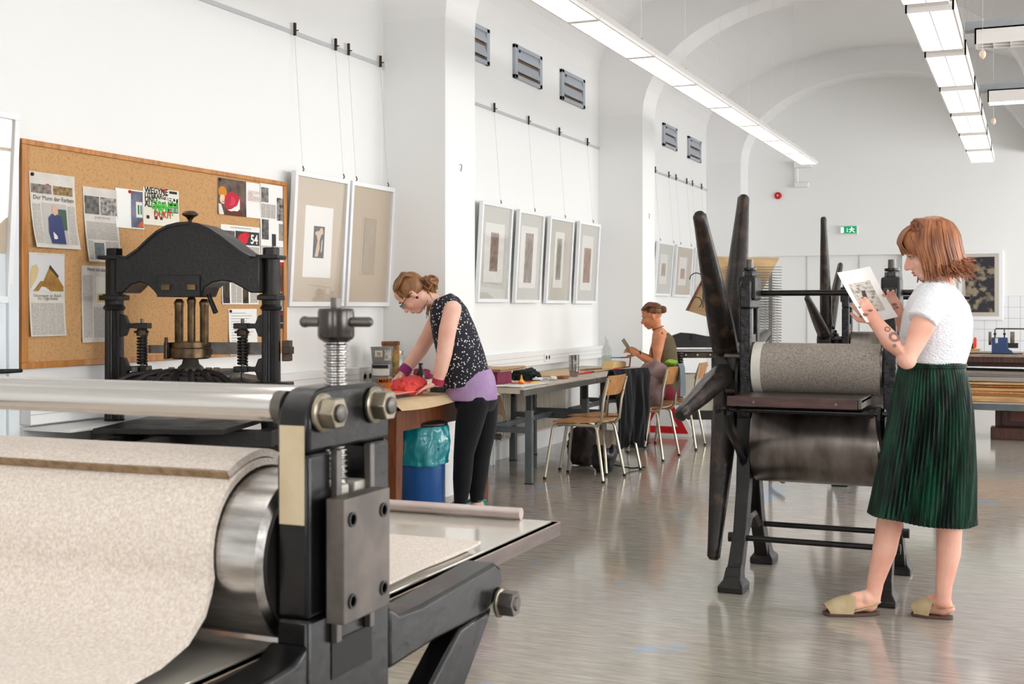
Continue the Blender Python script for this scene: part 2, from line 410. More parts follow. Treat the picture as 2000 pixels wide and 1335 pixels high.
# vaulted ceiling: barrel vault over the printing room, a second one behind the beam on the right
def ell(cx, a, z0, b, n=28): return [(cx - a * cos(pi * i / n), z0 + b * sin(pi * i / n)) for i in range(n + 1)]
m = MB()
V1 = ell(-1.94, 2.39, 3.85, 1.05)
for P in (V1, ell(3.125, 2.275, 3.85, 1.0)):
    for i in range(len(P) - 1):
        m.add([(P[i][0], YREAR, P[i][1]), (P[i + 1][0], YREAR, P[i + 1][1]), (P[i + 1][0], YB, P[i + 1][1]), (P[i][0], YB, P[i][1])], [(0, 1, 2, 3)])
ce = struct(m, 'ceiling', CEIL, smooth=30, rec=False)
struct(MB().box(.45, .85, YREAR, YB, 3.4, 4.4), 'beam', CEIL, ce, smooth=0)
struct(MB().box(XR - .3, XWR + .3, YREAR - .3, YB + .3, 5.2, 5.3), 'ceiling_slab', CEIL, ce, smooth=0)
for a, b in PIL:
    m = MB(); inn = ell(-1.94, 1.89, 3.4, 1.15); m.strip(inn, V1, 'y', a, b)
    m.prism([(XR, 3.4), (XP, 3.4), (XR, 3.85)], 'y', a, b); m.prism([(.45, 3.4), (-.05, 3.4), (.45, 3.85)], 'y', a, b)
    struct(m, 'rib', CEIL, ce, smooth=0)
# cable duct along the left wall, door, baseboards
for i, (a, b) in enumerate(((4.36, 7.82), (8.32, 12.59))):
    o = struct(MB().box(XR, XR + .065, a, b, .8, .93), 'trim_%d' % (i + 1), WHITE, smooth=0, bevel=.004)
    struct(MB().box(XR + .065, XR + .068, a, b, .846, .849).box(XR + .065, XR + .068, a, b, .884, .887), 'duct_groove', M('duct_groove', (186, 188, 190), .6), o, smooth=0)
DOORW = M('door_paint', (226, 232, 236), .45)
d = struct(MB().box(XR, XR + .04, 3.5, 4.24, 0, 2.05), 'door_1', DOORW, smooth=0, bevel=.004)
struct(MB().box(XR, XR + .055, 4.24, 4.30, 0, 2.1).box(XR, XR + .055, 3.5, 4.3, 2.05, 2.1), 'door_frame', DOORW, d, smooth=0, bevel=.004)
hd = MB().prism([(4.155 + .021 * cos(t), 1.0 + .115 * s + .021 * sin(t)) for s, r in ((1, (0, 180)), (-1, (180, 360))) for t in [radians(r[0] + (r[1] - r[0]) * i / 8) for i in range(9)]], 'x', XR + .04, XR + .048).build('door_plate', BLACKP, d, bevel=.002)
m = MB().tube([(XR + .045, 4.155, 1.06), (XR + .085, 4.155, 1.06), (XR + .097, 4.165, 1.06), (XR + .097, 4.27, 1.058)], [.011, .011, .011, .009], 10)
m.build('lever', BLACKP, hd)
MB().cyl((XR + .045, 4.155, .95), (XR + .085, 4.155, .95), .004).sphere((XR + .1, 4.155, .95), (.016, .003, .013), 8, 6).build('key', CHROME, hd)
struct(MB().box(XR, XR + .3, 4.36, 4.9, .775, .79).box(XR, XR + .02, 4.36, 4.9, .70, .775), 'trim_3', WHITE, smooth=0)
# lamps hanging in two rows, two crosswise ones on the right
LX = M('lamp_housing', (236, 232, 228), .4)
LB = M('lamp_louver', (240, 240, 238), .35)
ORD = ['nearest', 'second nearest', 'third nearest', 'fourth', 'fifth', 'sixth', 'seventh', 'farthest']
def ceil_z(x, y):
    return 3.85 + 1.05 * sqrt(max(0., 1 - ((x + 1.94) / 2.39) ** 2))
LZ = 3.0
ys = [-2.24, -1.12, 0., 1.12, 2.25, 3.37, 4.5, 5.6, 6.72, 7.84, 8.96, 10.08, 11.2, 12.3, 13.42, 14.52]  # those over and behind the camera are unseen, added for top light on felt
for i in range(len(ys) - 1):
    a, b = ys[i], ys[i + 1]
    nm = 'unseen one added for light above and behind the camera' if i < 6 else ['nearest one, above the picture', 'cut by the picture edge', 'first full lamp', 'second full lamp', 'third full lamp', 'fourth full lamp', 'fifth full lamp', 'lamp next to last', 'last lamp by the back wall'][i - 6]
    t = thing('ceiling_lamp', 'white strip lamp in the left row, ' + nm, 'lamp', (-2.4, (a + b) / 2, LZ), group='lamps of the left row')
    MB().prism([(-2.5, LZ), (-2.5, LZ + .02), (-2.46, LZ + .085), (-2.34, LZ + .085), (-2.3, LZ + .02), (-2.3, LZ), (-2.31, LZ), (-2.31, LZ + .03), (-2.49, LZ + .03), (-2.49, LZ)], 'y', a + .004, b - .004).build('housing', LX, t, smooth=0)
    MB().box(-2.488, -2.312, a + .03, b - .03, LZ + .018, LZ + .026).build('tube_light', LIT, t, smooth=0)
    for e_ in (a + .004, b - .026): MB().box(-2.49, -2.31, e_, e_ + .022, LZ - .001, LZ + .02).build('end_piece', LX, t, smooth=0)
    m = MB()
    for j in range(1, 27): y = a + (b - a) * j / 27; m.box(-2.488, -2.312, y - .0012, y + .0012, LZ, LZ + .016)
    m.build('louver', LB, t, smooth=0)['kind'] = 'stuff'
    if i % 1 == 0:
        for sx in (-2.4,):
            c = MB().cyl((sx, a + .02, LZ + .08), (sx, a + .02, ceil_z(sx, a)), .0016, n=6).build('suspension_cable', WHITE, t)
            MB().lathe([(.001, -.03), (.03, -.02), (.035, 0)], (sx, a + .02, ceil_z(sx, a)), n=12).build('ceiling_rose', WHITE, c)
            MB().cyl((sx, a + .02, LZ + .085), (sx, a + .02, LZ + .13), .008, n=8).build('cable_clamp', STEELD, c)
ys = [-1.11, .28, 1.67, 3.06, 4.46, 5.85, 7.24, 8.58, 9.98, 11.34, 12.66, 13.98, 15.28]  # the first ones hang unseen over the camera, added to light the felt
for i in range(len(ys) - 1):
    a, b = ys[i], ys[i + 1] - .2
    t = thing('ceiling_lamp', 'wide twin ceiling lamp in the right row, ' + 'unseen one added for light above and behind the camera' if i < 5 else 'wide twin ceiling lamp in the right row, ' + ['cut by the picture edge', 'the largest one seen whole', 'second one seen whole', 'third one seen whole', 'fourth one seen whole', 'next to the last', 'the last and smallest'][i - 5], 'lamp', (-.535, (a + b) / 2, LZ), group='lamps of the right row')
    m = MB().box(-.665, -.655, a, b, LZ, LZ + .1).box(-.415, -.405, a, b, LZ, LZ + .1).box(-.665, -.405, a, b, LZ + .09, LZ + .1).box(-.665, -.405, a, a + .012, LZ, LZ + .1).box(-.665, -.405, b - .012, b, LZ, LZ + .1)
    m.build('housing', LX, t, smooth=0)
    MB().box(-.654, -.416, a + .014, b - .014, LZ + .03, LZ + .035).build('tube_light', LIT, t, smooth=0)
    MB().box(-.538, -.532, a + .012, b - .012, LZ - .001, LZ + .028).build('divider', LX, t, smooth=0)
    for x0, x1 in ((-.654, -.539), (-.531, -.416)):
        m = MB()
        for j in range(1, 19): y = a + (b - a) * j / 19; m.box(x0, x1, y - .0015, y + .0015, LZ + .001, LZ + .026)
        m.build('louver', LB, t, smooth=0)['kind'] = 'stuff'
    if i < len(ys) - 2:
        MB().box(-.64, -.43, b, ys[i + 1], LZ + .03, LZ + .09).build('connector', LX, t, smooth=0)
    for sy in (a + .1, b - .1): MB().cyl((-.535, sy, LZ + .1), (-.535, sy, ceil_z(-.535, sy)), .0015, n=6).build('suspension_cable', WHITE, t)
for Y, lit, nm in ((8.36, False, 'nearer crosswise ceiling lamp, unlit, with a grey beam above it'), (10.75, True, 'farther crosswise ceiling lamp, lit, with a grey beam above it')):
    t = thing('ceiling_lamp', nm, 'lamp', (.45, Y, LZ), group='crosswise lamps on the right')
    MB().box(-.4, 1.6, Y - .05, Y + .05, LZ + .1, LZ + .155).build('beam', GREYP if False else M('light_grey_beam', (172, 176, 180), .45, .3), t, smooth=0)
    MB().box(-.34, 1.6, Y - .1, Y - .09, LZ, LZ + .1).box(-.34, 1.6, Y + .09, Y + .1, LZ, LZ + .1).box(-.34, 1.6, Y - .1, Y + .1, LZ + .09, LZ + .1).box(-.34, -.33, Y - .1, Y + .1, LZ, LZ + .1).build('housing', LX, t, smooth=0)
    MB().box(-.325, 1.58, Y - .088, Y + .088, LZ + .06, LZ + .066).build('tube_light', LIT if lit else M('unlit_diffuser', (120, 112, 112), .5), t, smooth=0)
    m = MB().box(-.33, 1.59, Y - .003, Y + .003, LZ, LZ + .05)
    for j in range(1, 20): m.box(-.33 + .1 * j - .003, -.33 + .1 * j + .003, Y - .09, Y + .09, LZ, LZ + .05)
    m.build('louver', LB, t, smooth=0)['kind'] = 'stuff'
for i, (x, y) in enumerate(((-.29, 8.2), (-.31, 11.2))):
    t = thing('pull_cord', 'pull cord with a pale wooden knob %s' % ('hanging below the nearer crosswise lamp' if i == 0 else 'hanging below the farther crosswise lamp'), 'cord', (x, y, LZ - .3 + .2))
    MB().lathe([(.002, -.03), (.014, -.02), (.02, 0), (.016, .02), (.004, .03)], (x, y, LZ - .1 + .02), n=12).build('knob', M('pale_knob', (226, 202, 182), .5), t)
    MB().cyl((x, y, LZ - .06), (x, y, ceil_z(x, y)), .0015, n=5).build('string', WHITE, t)
# vents high in the left wall
VENT = M('vent_grey', (172, 178, 186), .5); VENTD = M('vent_inner_brown', (120, 96, 76), .8)  # brown vent interior between the grey slats
for i, (a, b, z0, z1, nm) in enumerate(((9.0, 9.655, 3.415, 3.725, 'wall vent half hidden by the white pilaster, leftmost of the five'), (10.22, 10.883, 3.415, 3.722, 'wall vent above the hanging rail of four pictures, middle of three'), (11.419, 12.097, 3.405, 3.708, 'wall vent above the four pictures, right of three'), (15.076, 15.705, 3.385, 3.678, 'small far wall vent, left of the far pair'), (16.302, 16.97, 3.365, 3.666, 'small far wall vent, rightmost of all'))):
    t = thing('wall_vent', 'grey louvred ' + nm, 'vent', (XR, (a + b) / 2, z0), group='louvred wall vents')
    m = MB().box(XR, XR + .03, a, b, z0, z0 + .035).box(XR, XR + .03, a, b, z1 - .035, z1).box(XR, XR + .03, a, a + .06, z0, z1).box(XR, XR + .03, b - .06, b, z0, z1)
    m.build('frame', VENT, t, smooth=0, bevel=.003)
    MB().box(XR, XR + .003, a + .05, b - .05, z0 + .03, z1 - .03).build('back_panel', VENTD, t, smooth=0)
    for j in range(2):
        zc = z0 + .035 + (z1 - z0 - .07) * (.28 + .5 * j)
        MB().prism([(XR + .004, zc + .055), (XR + .03, zc - .04), (XR + .036, zc - .036), (XR + .008, zc + .059)], 'y', a + .06, b - .06).build('louver_slat', VENT, t, smooth=0)
    MB().cyl((XR + .03, a + .09, z1 - .055), (XR + .04, a + .09, z1 - .055), .012, n=8).build('screw', BLACKP, t)
# small fittings on the back wall
t = thing('fire_alarm', 'round red fire alarm sounder high on the back wall', 'alarm', (-3.392, YB, 2.9))
MB().lathe([(.05, 0), (.052, .03), (.04, .05), (.02, .055), (.001, .055)], (-3.392, YB, 2.948), (0, -1, 0), 20).build('housing', RED, t)
MB().lathe([(.012, .05), (.01, .062), (.001, .063)], (-3.392, YB, 2.948), (0, -1, 0), 10).build('lens', WHITE, t)
GREEN = M('exit_green', (20, 142, 92), .5, emit=(20, 142, 92), es=.5); EXW = M('exit_white', (240, 246, 242), .5, emit=(240, 246, 242), es=.4)
t = thing('exit_sign', 'green and white emergency exit sign on the back wall', 'sign', (-2.395, YB, 2.36))
MB().box(-2.52, -2.27, YB - .06, YB, 2.365, 2.49).build('housing', WHITEF, t, smooth=0, bevel=.004)
MB().box(-2.505, -2.285, YB - .063, YB - .06, 2.375, 2.48).build('sign_face', GREEN, t, smooth=0)
m = MB()
def P2(pts): m.prism([(-2.505 + .22 * x, 2.375 + .105 * y) for x, y in pts], 'y', YB - .0645, YB - .063)
P2([(.02, .1), (.2, .1), (.2, .9), (.02, .9)]); P2([(.42, .2), (.47, .35), (.44, .35), (.44, .75), (.40, .75), (.40, .35), (.37, .35)])
P2([(.66, .75), (.72, .75), (.73, .88), (.66, .9)]); P2([(.58, .6), (.70, .74), (.78, .66), (.70, .42), (.62, .48)]); P2([(.66, .46), (.72, .44), (.64, .2), (.52, .16), (.52, .24), (.6, .26)]); P2([(.70, .46), (.76, .46), (.82, .3), (.92, .16), (.86, .1), (.76, .26)]); P2([(.74, .68), (.78, .7), (.88, .56), (.86, .5), (.76, .6)]); P2([(.60, .62), (.64, .6), (.56, .48), (.5, .52)])
m.build('pictogram', EXW, t, smooth=0)
t = thing('wall_box', 'white cable box at the end of the left lamp row', 'box', (-3.02, YB, 3.05))
MB().box(-3.15, -2.9, YB - .12, YB, 3.33, 3.42).box(-3.15, -3.1, YB - .06, YB, 3.1, 3.33).box(-3.15, -2.95, YB - .1, YB, 3.05, 3.12).build('casing', WHITE, t, smooth=0, bevel=.01)
# wall hooks
for i, (y, z, nm) in enumerate(((8.06, 2.35, 'on the pilaster behind the bending woman'), (12.8, 2.32, 'on the far pilaster'))):
    single(MB().tube([(XP, y, z + .03), (XP + .015, y, z + .025), (XP + .015, y, z), (XP + .006, y, z - .015), (XP + .015, y, z - .02)], .003, 6), 'wall_hook', STEELD, 'small metal hook ' + nm, 'hook')
# ================================================================== on the left wall
CORK = M('cork_chipboard', (198, 154, 104), .85, col2=(164, 112, 62), vscale=75, bump=.15, bscale=120, contrast=(.5, .85))
BX = XR + .03
t = thing('pin_board', 'large cork pin board in an orange wood frame on the left wall', 'board', (XR, 5.42, 1.06))
MB().box(XR, BX, 4.36, 6.48, 1.09, 2.1).build('cork_panel', CORK, t, smooth=0)
for nm, a in (('frame_rail', (4.33, 6.515, 2.1, 2.125)), ('frame_rail', (4.33, 6.515, 1.06, 1.09)), ('frame_stile', (4.33, 4.37, 1.09, 2.1)), ('frame_stile', (6.48, 6.515, 1.09, 2.1))):
    MB().box(XR, BX + .012, *a).build(nm, WOODO, t, smooth=0, bevel=.003)
PCOL = {}
def PC(c, r=.8, c2=None, vs=20):
    k = (c, c2, vs)
    if k not in PCOL: PCOL[k] = M('print_%d' % len(PCOL), c, r, col2=c2, vscale=vs)
    return PCOL[k]
class Sheet:   # a paper pinned flat on a wall that faces +x; coordinates inside it run 0..1
    def __init__(s, name, label, cat, y0, y1, z0, z1, mat=NEWS, x=BX, curl=.012, skew=0., group='papers on the pin board', seed=0, pin=None):
        s.y0, s.y1, s.z0, s.z1, s.x, s.curl, s.skew, s.seed = y0, y1, z0, z1, x, curl, skew, seed
        s.o = thing(name, label, cat, (x, (y0 + y1) / 2, z0), group=group)
        MB().sheet(lambda u, v: s.p(u, v, .0015), 6, 8, .001).build('paper', mat, s.o)
        if pin:
            for (u, v) in pin:
                c = s.p(u, v, .001); MB().lathe([(.009, 0), (.008, .008), (.001, .01)], c, (1, 0, 0), 8).build('pin', PC((190, 20, 24) if pin[0][0] > .3 else (40, 36, 34)), s.o)
    def p(s, u, v, off=0.):
        w = s.curl * ((1 - v) ** 3 * (.4 + .6 * abs(2 * u - 1)) + .25 * sin(u * 5 + s.seed) * (1 - v)) + .0015
        return (s.x + abs(w) + off, s.y0 + (s.y1 - s.y0) * u + s.skew * (1 - v), s.z0 + (s.z1 - s.z0) * v)
    def rect(s, u0, u1, v0, v1, mat, name='picture_area', off=.0025):
        return MB().sheet(lambda u, v: s.p(u0 + (u1 - u0) * u, v0 + (v1 - v0) * v, off), 3, 3, .0004).build(name, mat, s.o)
    def poly(s, pts, mat, name='picture_detail', off=.0034):
        P = [s.p(u, v, off) for u, v in pts]; return MB().add(P, [tuple(range(len(P)))]).build(name, mat, s.o, smooth=0, rec=False)
    def text(s, txt, u, v, size, mat=TEXTM, align='CENTER', bold=0.):
        return text_mesh(txt, size, s.p(u, v, .0032), (0, 1, 0), (0, 0, 1), 'lettering', mat, s.o, align, bold)
    def cols(s, n, v0, v1, u0=.04, u1=.96):
        for i in range(n):
            a = u0 + (u1 - u0) * i / n; s.rect(a + .008, a + (u1 - u0) / n - .008, v0, v1, TXT, 'text_column')
    def blob(s, cu, cv, ru, rv, mat, n=12, off=.0036, name='picture_detail'):
        s.poly([(cu + ru * cos(2 * pi * i / n), cv + rv * sin(2 * pi * i / n)) for i in range(n)], mat, name, off)
def yz(px, py): 
    u = (px - 1000) / 2400.; v = (598 - py) / 2400.; q = (BX + .005) / (u * CT - ST)
    return (u * ST + CT) * q, 1.35 + v * q
def sheet_px(name, label, cat, p0, p1, **k):   # by the two opposite corners seen in the photograph, on the plane of the board
    a = yz(*p0); b = yz(*p1); return Sheet(name, label, cat, a[0], b[0], b[1], a[1], **k)
s = sheet_px('newspaper_page', 'newspaper page with a man in a blue sweater, top left of the pin board', 'newspaper', (57, 333), (146, 487), skew=.02, pin=[(.06, .96)], curl=.03)
s.rect(.02, .46, .72, .84, PC((150, 140, 128), c2=(96, 88, 86), vs=40)); s.rect(.5, .94, .72, .84, PC((168, 140, 92), c2=(112, 88, 60), vs=50)); s.text('Der Mann der Farben', .5, .635, .03)
s.rect(.34, .42, .84, .855, PC((180, 60, 50))); s.cols(1, .06, .58, .02, .2); s.cols(1, .06, .58, .8, .98)
s.rect(.22, .78, .05, .6, PC((186, 182, 176))); s.poly([(.58, .25), (.77, .25), (.77, .53), (.58, .53)], PC((74, 94, 82)))
s.poly([(.36, .06), (.7, .06), (.68, .3), (.64, .43), (.54, .46), (.42, .46), (.34, .4), (.32, .2)], PC((62, 70, 112)), off=.004); s.blob(.5, .51, .065, .07, PC((208, 168, 144)), off=.0044)
s.poly([(.42, .08), (.6, .08), (.6, .27), (.42, .27)], PC((232, 226, 220)), off=.0048); s.poly([(.46, .1), (.54, .1), (.52, .2), (.49, .2)], PC((206, 84, 64)), off=.0052)
s = sheet_px('newspaper_page', 'newspaper page with two old black and white group photographs', 'newspaper', (162, 363), (228, 513), skew=.02, curl=.02, seed=2)
s.rect(.03, .46, .64, .88, PC((74, 70, 66), c2=(120, 116, 112), vs=40)); s.rect(.5, .97, .64, .88, PC((86, 82, 78), c2=(176, 172, 166), vs=45)); s.text('Das Königreich ist vermessen', .5, .585, .021, PC((150, 144, 140))); s.cols(4, .3, .54); s.cols(1, .04, .28, .04, .22); s.rect(.24, .56, .04, .26, PC((120, 128, 124), c2=(80, 92, 104), vs=50)); s.cols(2, .04, .28, .6, .96)
s = sheet_px('leaflet', 'white leaflet with a coloured street photograph, right of the old group photographs', 'leaflet', (226, 366), (280, 448), mat=PAPER, curl=.008, seed=4, pin=[(.5, .94)])
s.rect(.55, .98, .03, .97, PC((126, 128, 150), c2=(86, 88, 98), vs=18)); s.poly([(.72, .3), (.95, .3), (.95, .7), (.72, .7)], PC((226, 226, 214))); s.poly([(.78, .38), (.84, .38), (.84, .62), (.78, .62)], PC((52, 120, 84)), off=.004); s.poly([(.88, .38), (.93, .38), (.93, .62), (.88, .62)], PC((52, 120, 84)), off=.004); s.poly([(.74, .04), (.97, .04), (.97, .22), (.86, .18)], PC((196, 96, 62)), off=.004)
s = sheet_px('graffiti_poster', 'white poster with black, green and red scrawled lettering above the press', 'poster', (280, 364), (350, 444), mat=PC((226, 222, 206)), curl=.008, seed=5, pin=[(.55, .95)])
for i, (tx, v) in enumerate((('WEGYNE', .85), ('LITERARGE', .72), ('UND', .6), ('ALLAGE', .48))): s.text(tx, .04, v, .045 if i != 1 else .038, PC((34, 32, 32)), 'LEFT', .001)
s.text('GRAFFI', .2, .42, .07, PC((70, 190, 60)), 'LEFT', .0012); s.text('TEXT', .26, .3, .075, PC((70, 190, 60)), 'LEFT', .0012); s.text('DUKIT', .28, .22, .05, PC((196, 40, 40)), 'LEFT', .0012)
s.rect(.68, .97, .38, .78, PC((28, 26, 26)), 'black_label'); s.text('SERY', .945, .66, .045, PAPER, 'RIGHT', .001); s.text('C.', .945, .54, .045, PAPER, 'RIGHT', .001)
for a, b in ((.72, .94), (.08, .16), (.3, .38), (.45, .52)): s.rect(a, b, .16 if a < .6 else .9, .25 if a < .6 else .97, PC((40, 38, 38)), 'black_patch')
for v in (.41, .45, .49): s.rect(.7, .95, v, v + .012, PAPER, 'line', .0042)
s = sheet_px('newspaper_page', 'newspaper page with a pointed yellow rock, bottom left of the pin board', 'newspaper', (57, 492), (127, 655), skew=.0, curl=.016, seed=6)
s.rect(.02, .98, .54, .97, PC((212, 210, 210)), 'photo'); s.poly([(.1, .54), (.3, .66), (.38, .66), (.56, .84), (.6, .84), (.96, .6), (.96, .54)], PC((176, 134, 68), c2=(140, 100, 46), vs=14)); s.poly([(.54, .82), (.57, .86), (.82, .73), (.8, .7)], PC((74, 58, 44)), off=.004); s.poly([(.03, .56), (.2, .7), (.26, .8), (.2, .86), (.08, .84), (.03, .76)], PC((206, 182, 132)), off=.0038)
s.text('Unterwegs im Reich', .5, .47, .022, PC((120, 114, 110))); s.text('der Tagträume', .5, .435, .022, PC((120, 114, 110))); s.cols(4, .02, .4)
s = sheet_px('newspaper_page', 'laminated newspaper page half hidden behind the left column of the press', 'newspaper', (160, 518), (234, 666), curl=.006, seed=7)
s.text('Mehr als die gute alte', .55, .93, .026, PC((90, 86, 82))); s.cols(1, .06, .88, .03, .28); s.rect(.36, .62, .5, .86, PC((226, 220, 208)), 'photo'); s.rect(.4, .6, .52, .64, PC((206, 178, 112)), 'photo', .004); s.rect(.64, .84, .72, .84, PC((146, 88, 60)), 'photo'); s.cols(3, .06, .46, .3, .97)
s = sheet_px('exhibition_poster', 'colour poster with a red hat on the right of the pin board', 'poster', (426, 346), (508, 427), mat=PAPER, curl=.006, seed=8, pin=[(.04, .95)])
s.rect(.0, .66, .0, 1., PC((116, 96, 84), c2=(64, 56, 60), vs=14), 'photo'); s.blob(.33, .36, .2, .3, PC((188, 40, 62))); s.blob(.3, .4, .1, .13, PC((216, 60, 80)), off=.004); s.poly([(.2, .14), (.4, .08), (.5, .2), (.5, .5), (.44, .3), (.3, .18)], PC((236, 230, 224)), off=.0044); s.blob(.1, .62, .1, .16, PC((206, 134, 40))); s.blob(.1, .42, .07, .13, PC((226, 200, 170))); s.poly([(.07, .36), (.13, .36), (.1, .33)], PC((190, 30, 40)), off=.0044); s.poly([(.1, .0), (.6, .0), (.55, .16), (.2, .16)], PC((96, 48, 30)), off=.0038); s.poly([(.0, .0), (.12, .0), (.06, .28), (.0, .3)], PC((226, 222, 214)), off=.0038)
for v, x in ((.68, 'GERTIUDE'), (.6, 'UND'), (.54, 'LACHENDE'), (.47, 'RANDAUER')): s.text(x, .7, v, .026, PC((206, 168, 156)), 'LEFT')
s = sheet_px('article_sheet', 'sheet of printed columns with black and white photographs, top right of the pin board', 'paper', (509, 357), (557, 512), mat=PAPER, curl=.006, seed=9)
s.rect(.03, .32, .76, .95, PC((88, 86, 84), c2=(150, 146, 142), vs=40)); s.rect(.66, .97, .54, .84, PC((46, 44, 44), c2=(180, 176, 172), vs=22)); s.rect(.05, .33, .28, .54, PC((60, 58, 58), c2=(120, 116, 112), vs=40)); s.rect(.46, .62, .18, .36, PC((70, 68, 66), c2=(40, 40, 40), vs=30)); s.rect(.74, .95, .28, .5, PC((176, 150, 128), c2=(112, 136, 140), vs=30)); s.cols(3, .56, .74, .02, .62); s.cols(2, .02, .2, .02, .98)
s = sheet_px('flyer', 'flyer with red figures and the number 54 behind the press arch', 'flyer', (432, 437), (508, 500), mat=PAPER, curl=.004, seed=10)
s.rect(.1, .9, .84, .98, PC((236, 234, 230)), 'caption_strip'); s.text('GUTER TESTVATER DER KATASTROPHEN', .5, .9, .011); s.rect(.0, .34, .35, .8, PC((70, 70, 72), c2=(110, 108, 106), vs=30)); s.rect(.36, .98, .35, .82, PC((58, 56, 58)), 'photo'); s.blob(.55, .55, .13, .2, PC((206, 44, 54))); s.blob(.62, .68, .1, .12, PC((190, 34, 44))); s.text('54', .84, .42, .075, PAPER, 'CENTER', .002); s.rect(.34, .58, .12, .34, PC((32, 112, 70)), 'photo'); s.cols(1, .02, .3, .6, .98)
s = sheet_px('small_poster', 'narrow dark red painting print with a red heading right of the press column', 'poster', (545, 501), (559, 570), mat=PC((64, 52, 56), c2=(120, 70, 50), vs=16), curl=.002, seed=11)
s.rect(.0, 1., .76, 1., PC((178, 30, 44)), 'heading'); s.text('Song', .5, .84, .04, PAPER)
s = sheet_px('small_poster', 'narrow black poster with a red stripe right of the press column', 'poster', (545, 572), (558, 641), mat=PC((44, 42, 46)), curl=.002, seed=12)
s.rect(0, 1, .38, .45, PC((156, 32, 46)), 'stripe'); s.rect(.05, .95, .5, .8, PC((190, 188, 188), c2=(120, 118, 118), vs=60), 'photo'); s.rect(.15, .85, .88, .91, PC((170, 168, 168)), 'caption'); s.rect(.1, .9, .14, .17, PC((170, 168, 168)), 'caption')
s = sheet_px('flyer', 'flyer with two gold and black pictures under the press arch', 'flyer', (434, 545), (505, 594), mat=PAPER, curl=.004, seed=13)
s.rect(.02, .2, .04, .96, PC((84, 70, 50), c2=(40, 36, 34), vs=24)); s.rect(.56, .72, .04, .96, PC((96, 76, 40), c2=(34, 32, 30), vs=24)); s.cols(2, .06, .96, .24, .54); s.cols(1, .06, .96, .76, .98)
s = sheet_px('typed_letter', 'typed letter pinned low on the pin board behind the right spring', 'paper', (447, 603), (502, 690), mat=PAPER, curl=.012, seed=14, pin=[(.06, .95)])
for i in range(14): s.rect(.08, .6 + .3 * ((i * 37) % 10) / 10, .9 - .06 * i, .915 - .06 * i, PC((176, 172, 168)), 'text_line')
# pictures hung from rails
RAILM = M('picture_rail', (206, 208, 210), .4, .4)
for i, (a, b, z, nm) in enumerate(((3.5, 7.85, 3.085, 'nearest bay above the pin board'), (8.32, 12.66, 3.055, 'middle bay above the four pictures'), (13.05, 17.4, 3.02, 'far bay'))):
    t = thing('picture_rail', 'thin metal picture rail in the ' + nm, 'rail', (XR, (a + b) / 2, z - .02))
    MB().box(XR, XR + .018, a, b, z - .012, z + .012).build('profile', RAILM, t, smooth=0)
    MB().box(XR, XR + .03, b - .05, b, z - .03, z + .03).build('end_cap', WHITE, t, smooth=0)
MATB = M('picture_mount_beige', (198, 182, 160), .8); MATG = M('picture_mount_grey', (206, 204, 196), .8); MATW = M('picture_mount_white', (236, 234, 228), .8)
def picture(label, y0, y1, z0, z1, rail_z, wires, fw=.03, mount=MATB, tilt=.05, art=None, inner=(.25, .75, .2, .8), imount=MATW, depth=.035, group='framed prints on the left wall', bottom_x=.015):
    t = thing('framed_picture', label, 'picture', (XR, (y0 + y1) / 2, z0), group=group)
    def X(z): return XR + bottom_x + tilt * (z - z0) / (z1 - z0)
    def slab(a, b, c, d, o0, o1, nm, mat, par=t, bev=0.):
        m = MB().add([(X(z) + o, y, z) for o in (o0, o1) for z in (c, d) for y in (a, b)], [(0, 1, 3, 2), (4, 6, 7, 5), (0, 4, 5, 1), (2, 3, 7, 6), (0, 2, 6, 4), (1, 5, 7, 3)])
        return m.build(nm, mat, par, smooth=0, bevel=bev)
    slab(y0, y1, z0, z0 + fw, 0, depth, 'frame_rail', WHITEF, bev=.002); slab(y0, y1, z1 - fw, z1, 0, depth, 'frame_rail', WHITEF, bev=.002)
    slab(y0, y0 + fw, z0 + fw, z1 - fw, 0, depth, 'frame_stile', WHITEF, bev=.002); slab(y1 - fw, y1, z0 + fw, z1 - fw, 0, depth, 'frame_stile', WHITEF, bev=.002)
    iy0, iy1, iz0, iz1 = y0 + fw, y1 - fw, z0 + fw, z1 - fw
    slab(iy0, iy1, iz0, iz1, .006, .012, 'mount', mount)
    W, H = iy1 - iy0, iz1 - iz0
    def R(u0, u1, v0, v1, mat, nm='print', o=.013): return slab(iy0 + W * u0, iy0 + W * u1, iz0 + H * v0, iz0 + H * v1, .012, o, nm, mat)
    def Q(pts, mat, o=.0145, nm='print_detail'):
        P = [(X(iz0 + H * v) + o, iy0 + W * u, iz0 + H * v) for u, v in pts]; return MB().add(P, [tuple(range(len(P)))]).build(nm, mat, t, smooth=0, rec=False)
    R(*inner, imount, 'sheet')
    if art: art(R, Q)
    slab(iy0, iy1, iz0, iz1, depth - .012, depth - .0095, 'glass', GLASS)
    for y in wires:
        wv = MB().cyl((X(z1) + depth / 2, y, z1), (XR + .02, y, rail_z), .001, n=5).build('hanging_wire', CHROME, t)
        MB().box(XR + .016, XR + .03, y - .008, y + .008, rail_z - .02, rail_z + .06).cyl((XR + .028, y, rail_z + .01), (XR + .05, y, rail_z + .01), .004, n=6).build('rail_hook', BRASSD, wv, smooth=0)
        MB().tube([(X(z1) + depth / 2, y, z1), (X(z1) + depth / 2 + .008, y, z1 + .015), (X(z1) + depth / 2, y, z1 + .035)], .004, 6).build('hanger', STEELD, wv)
    return t
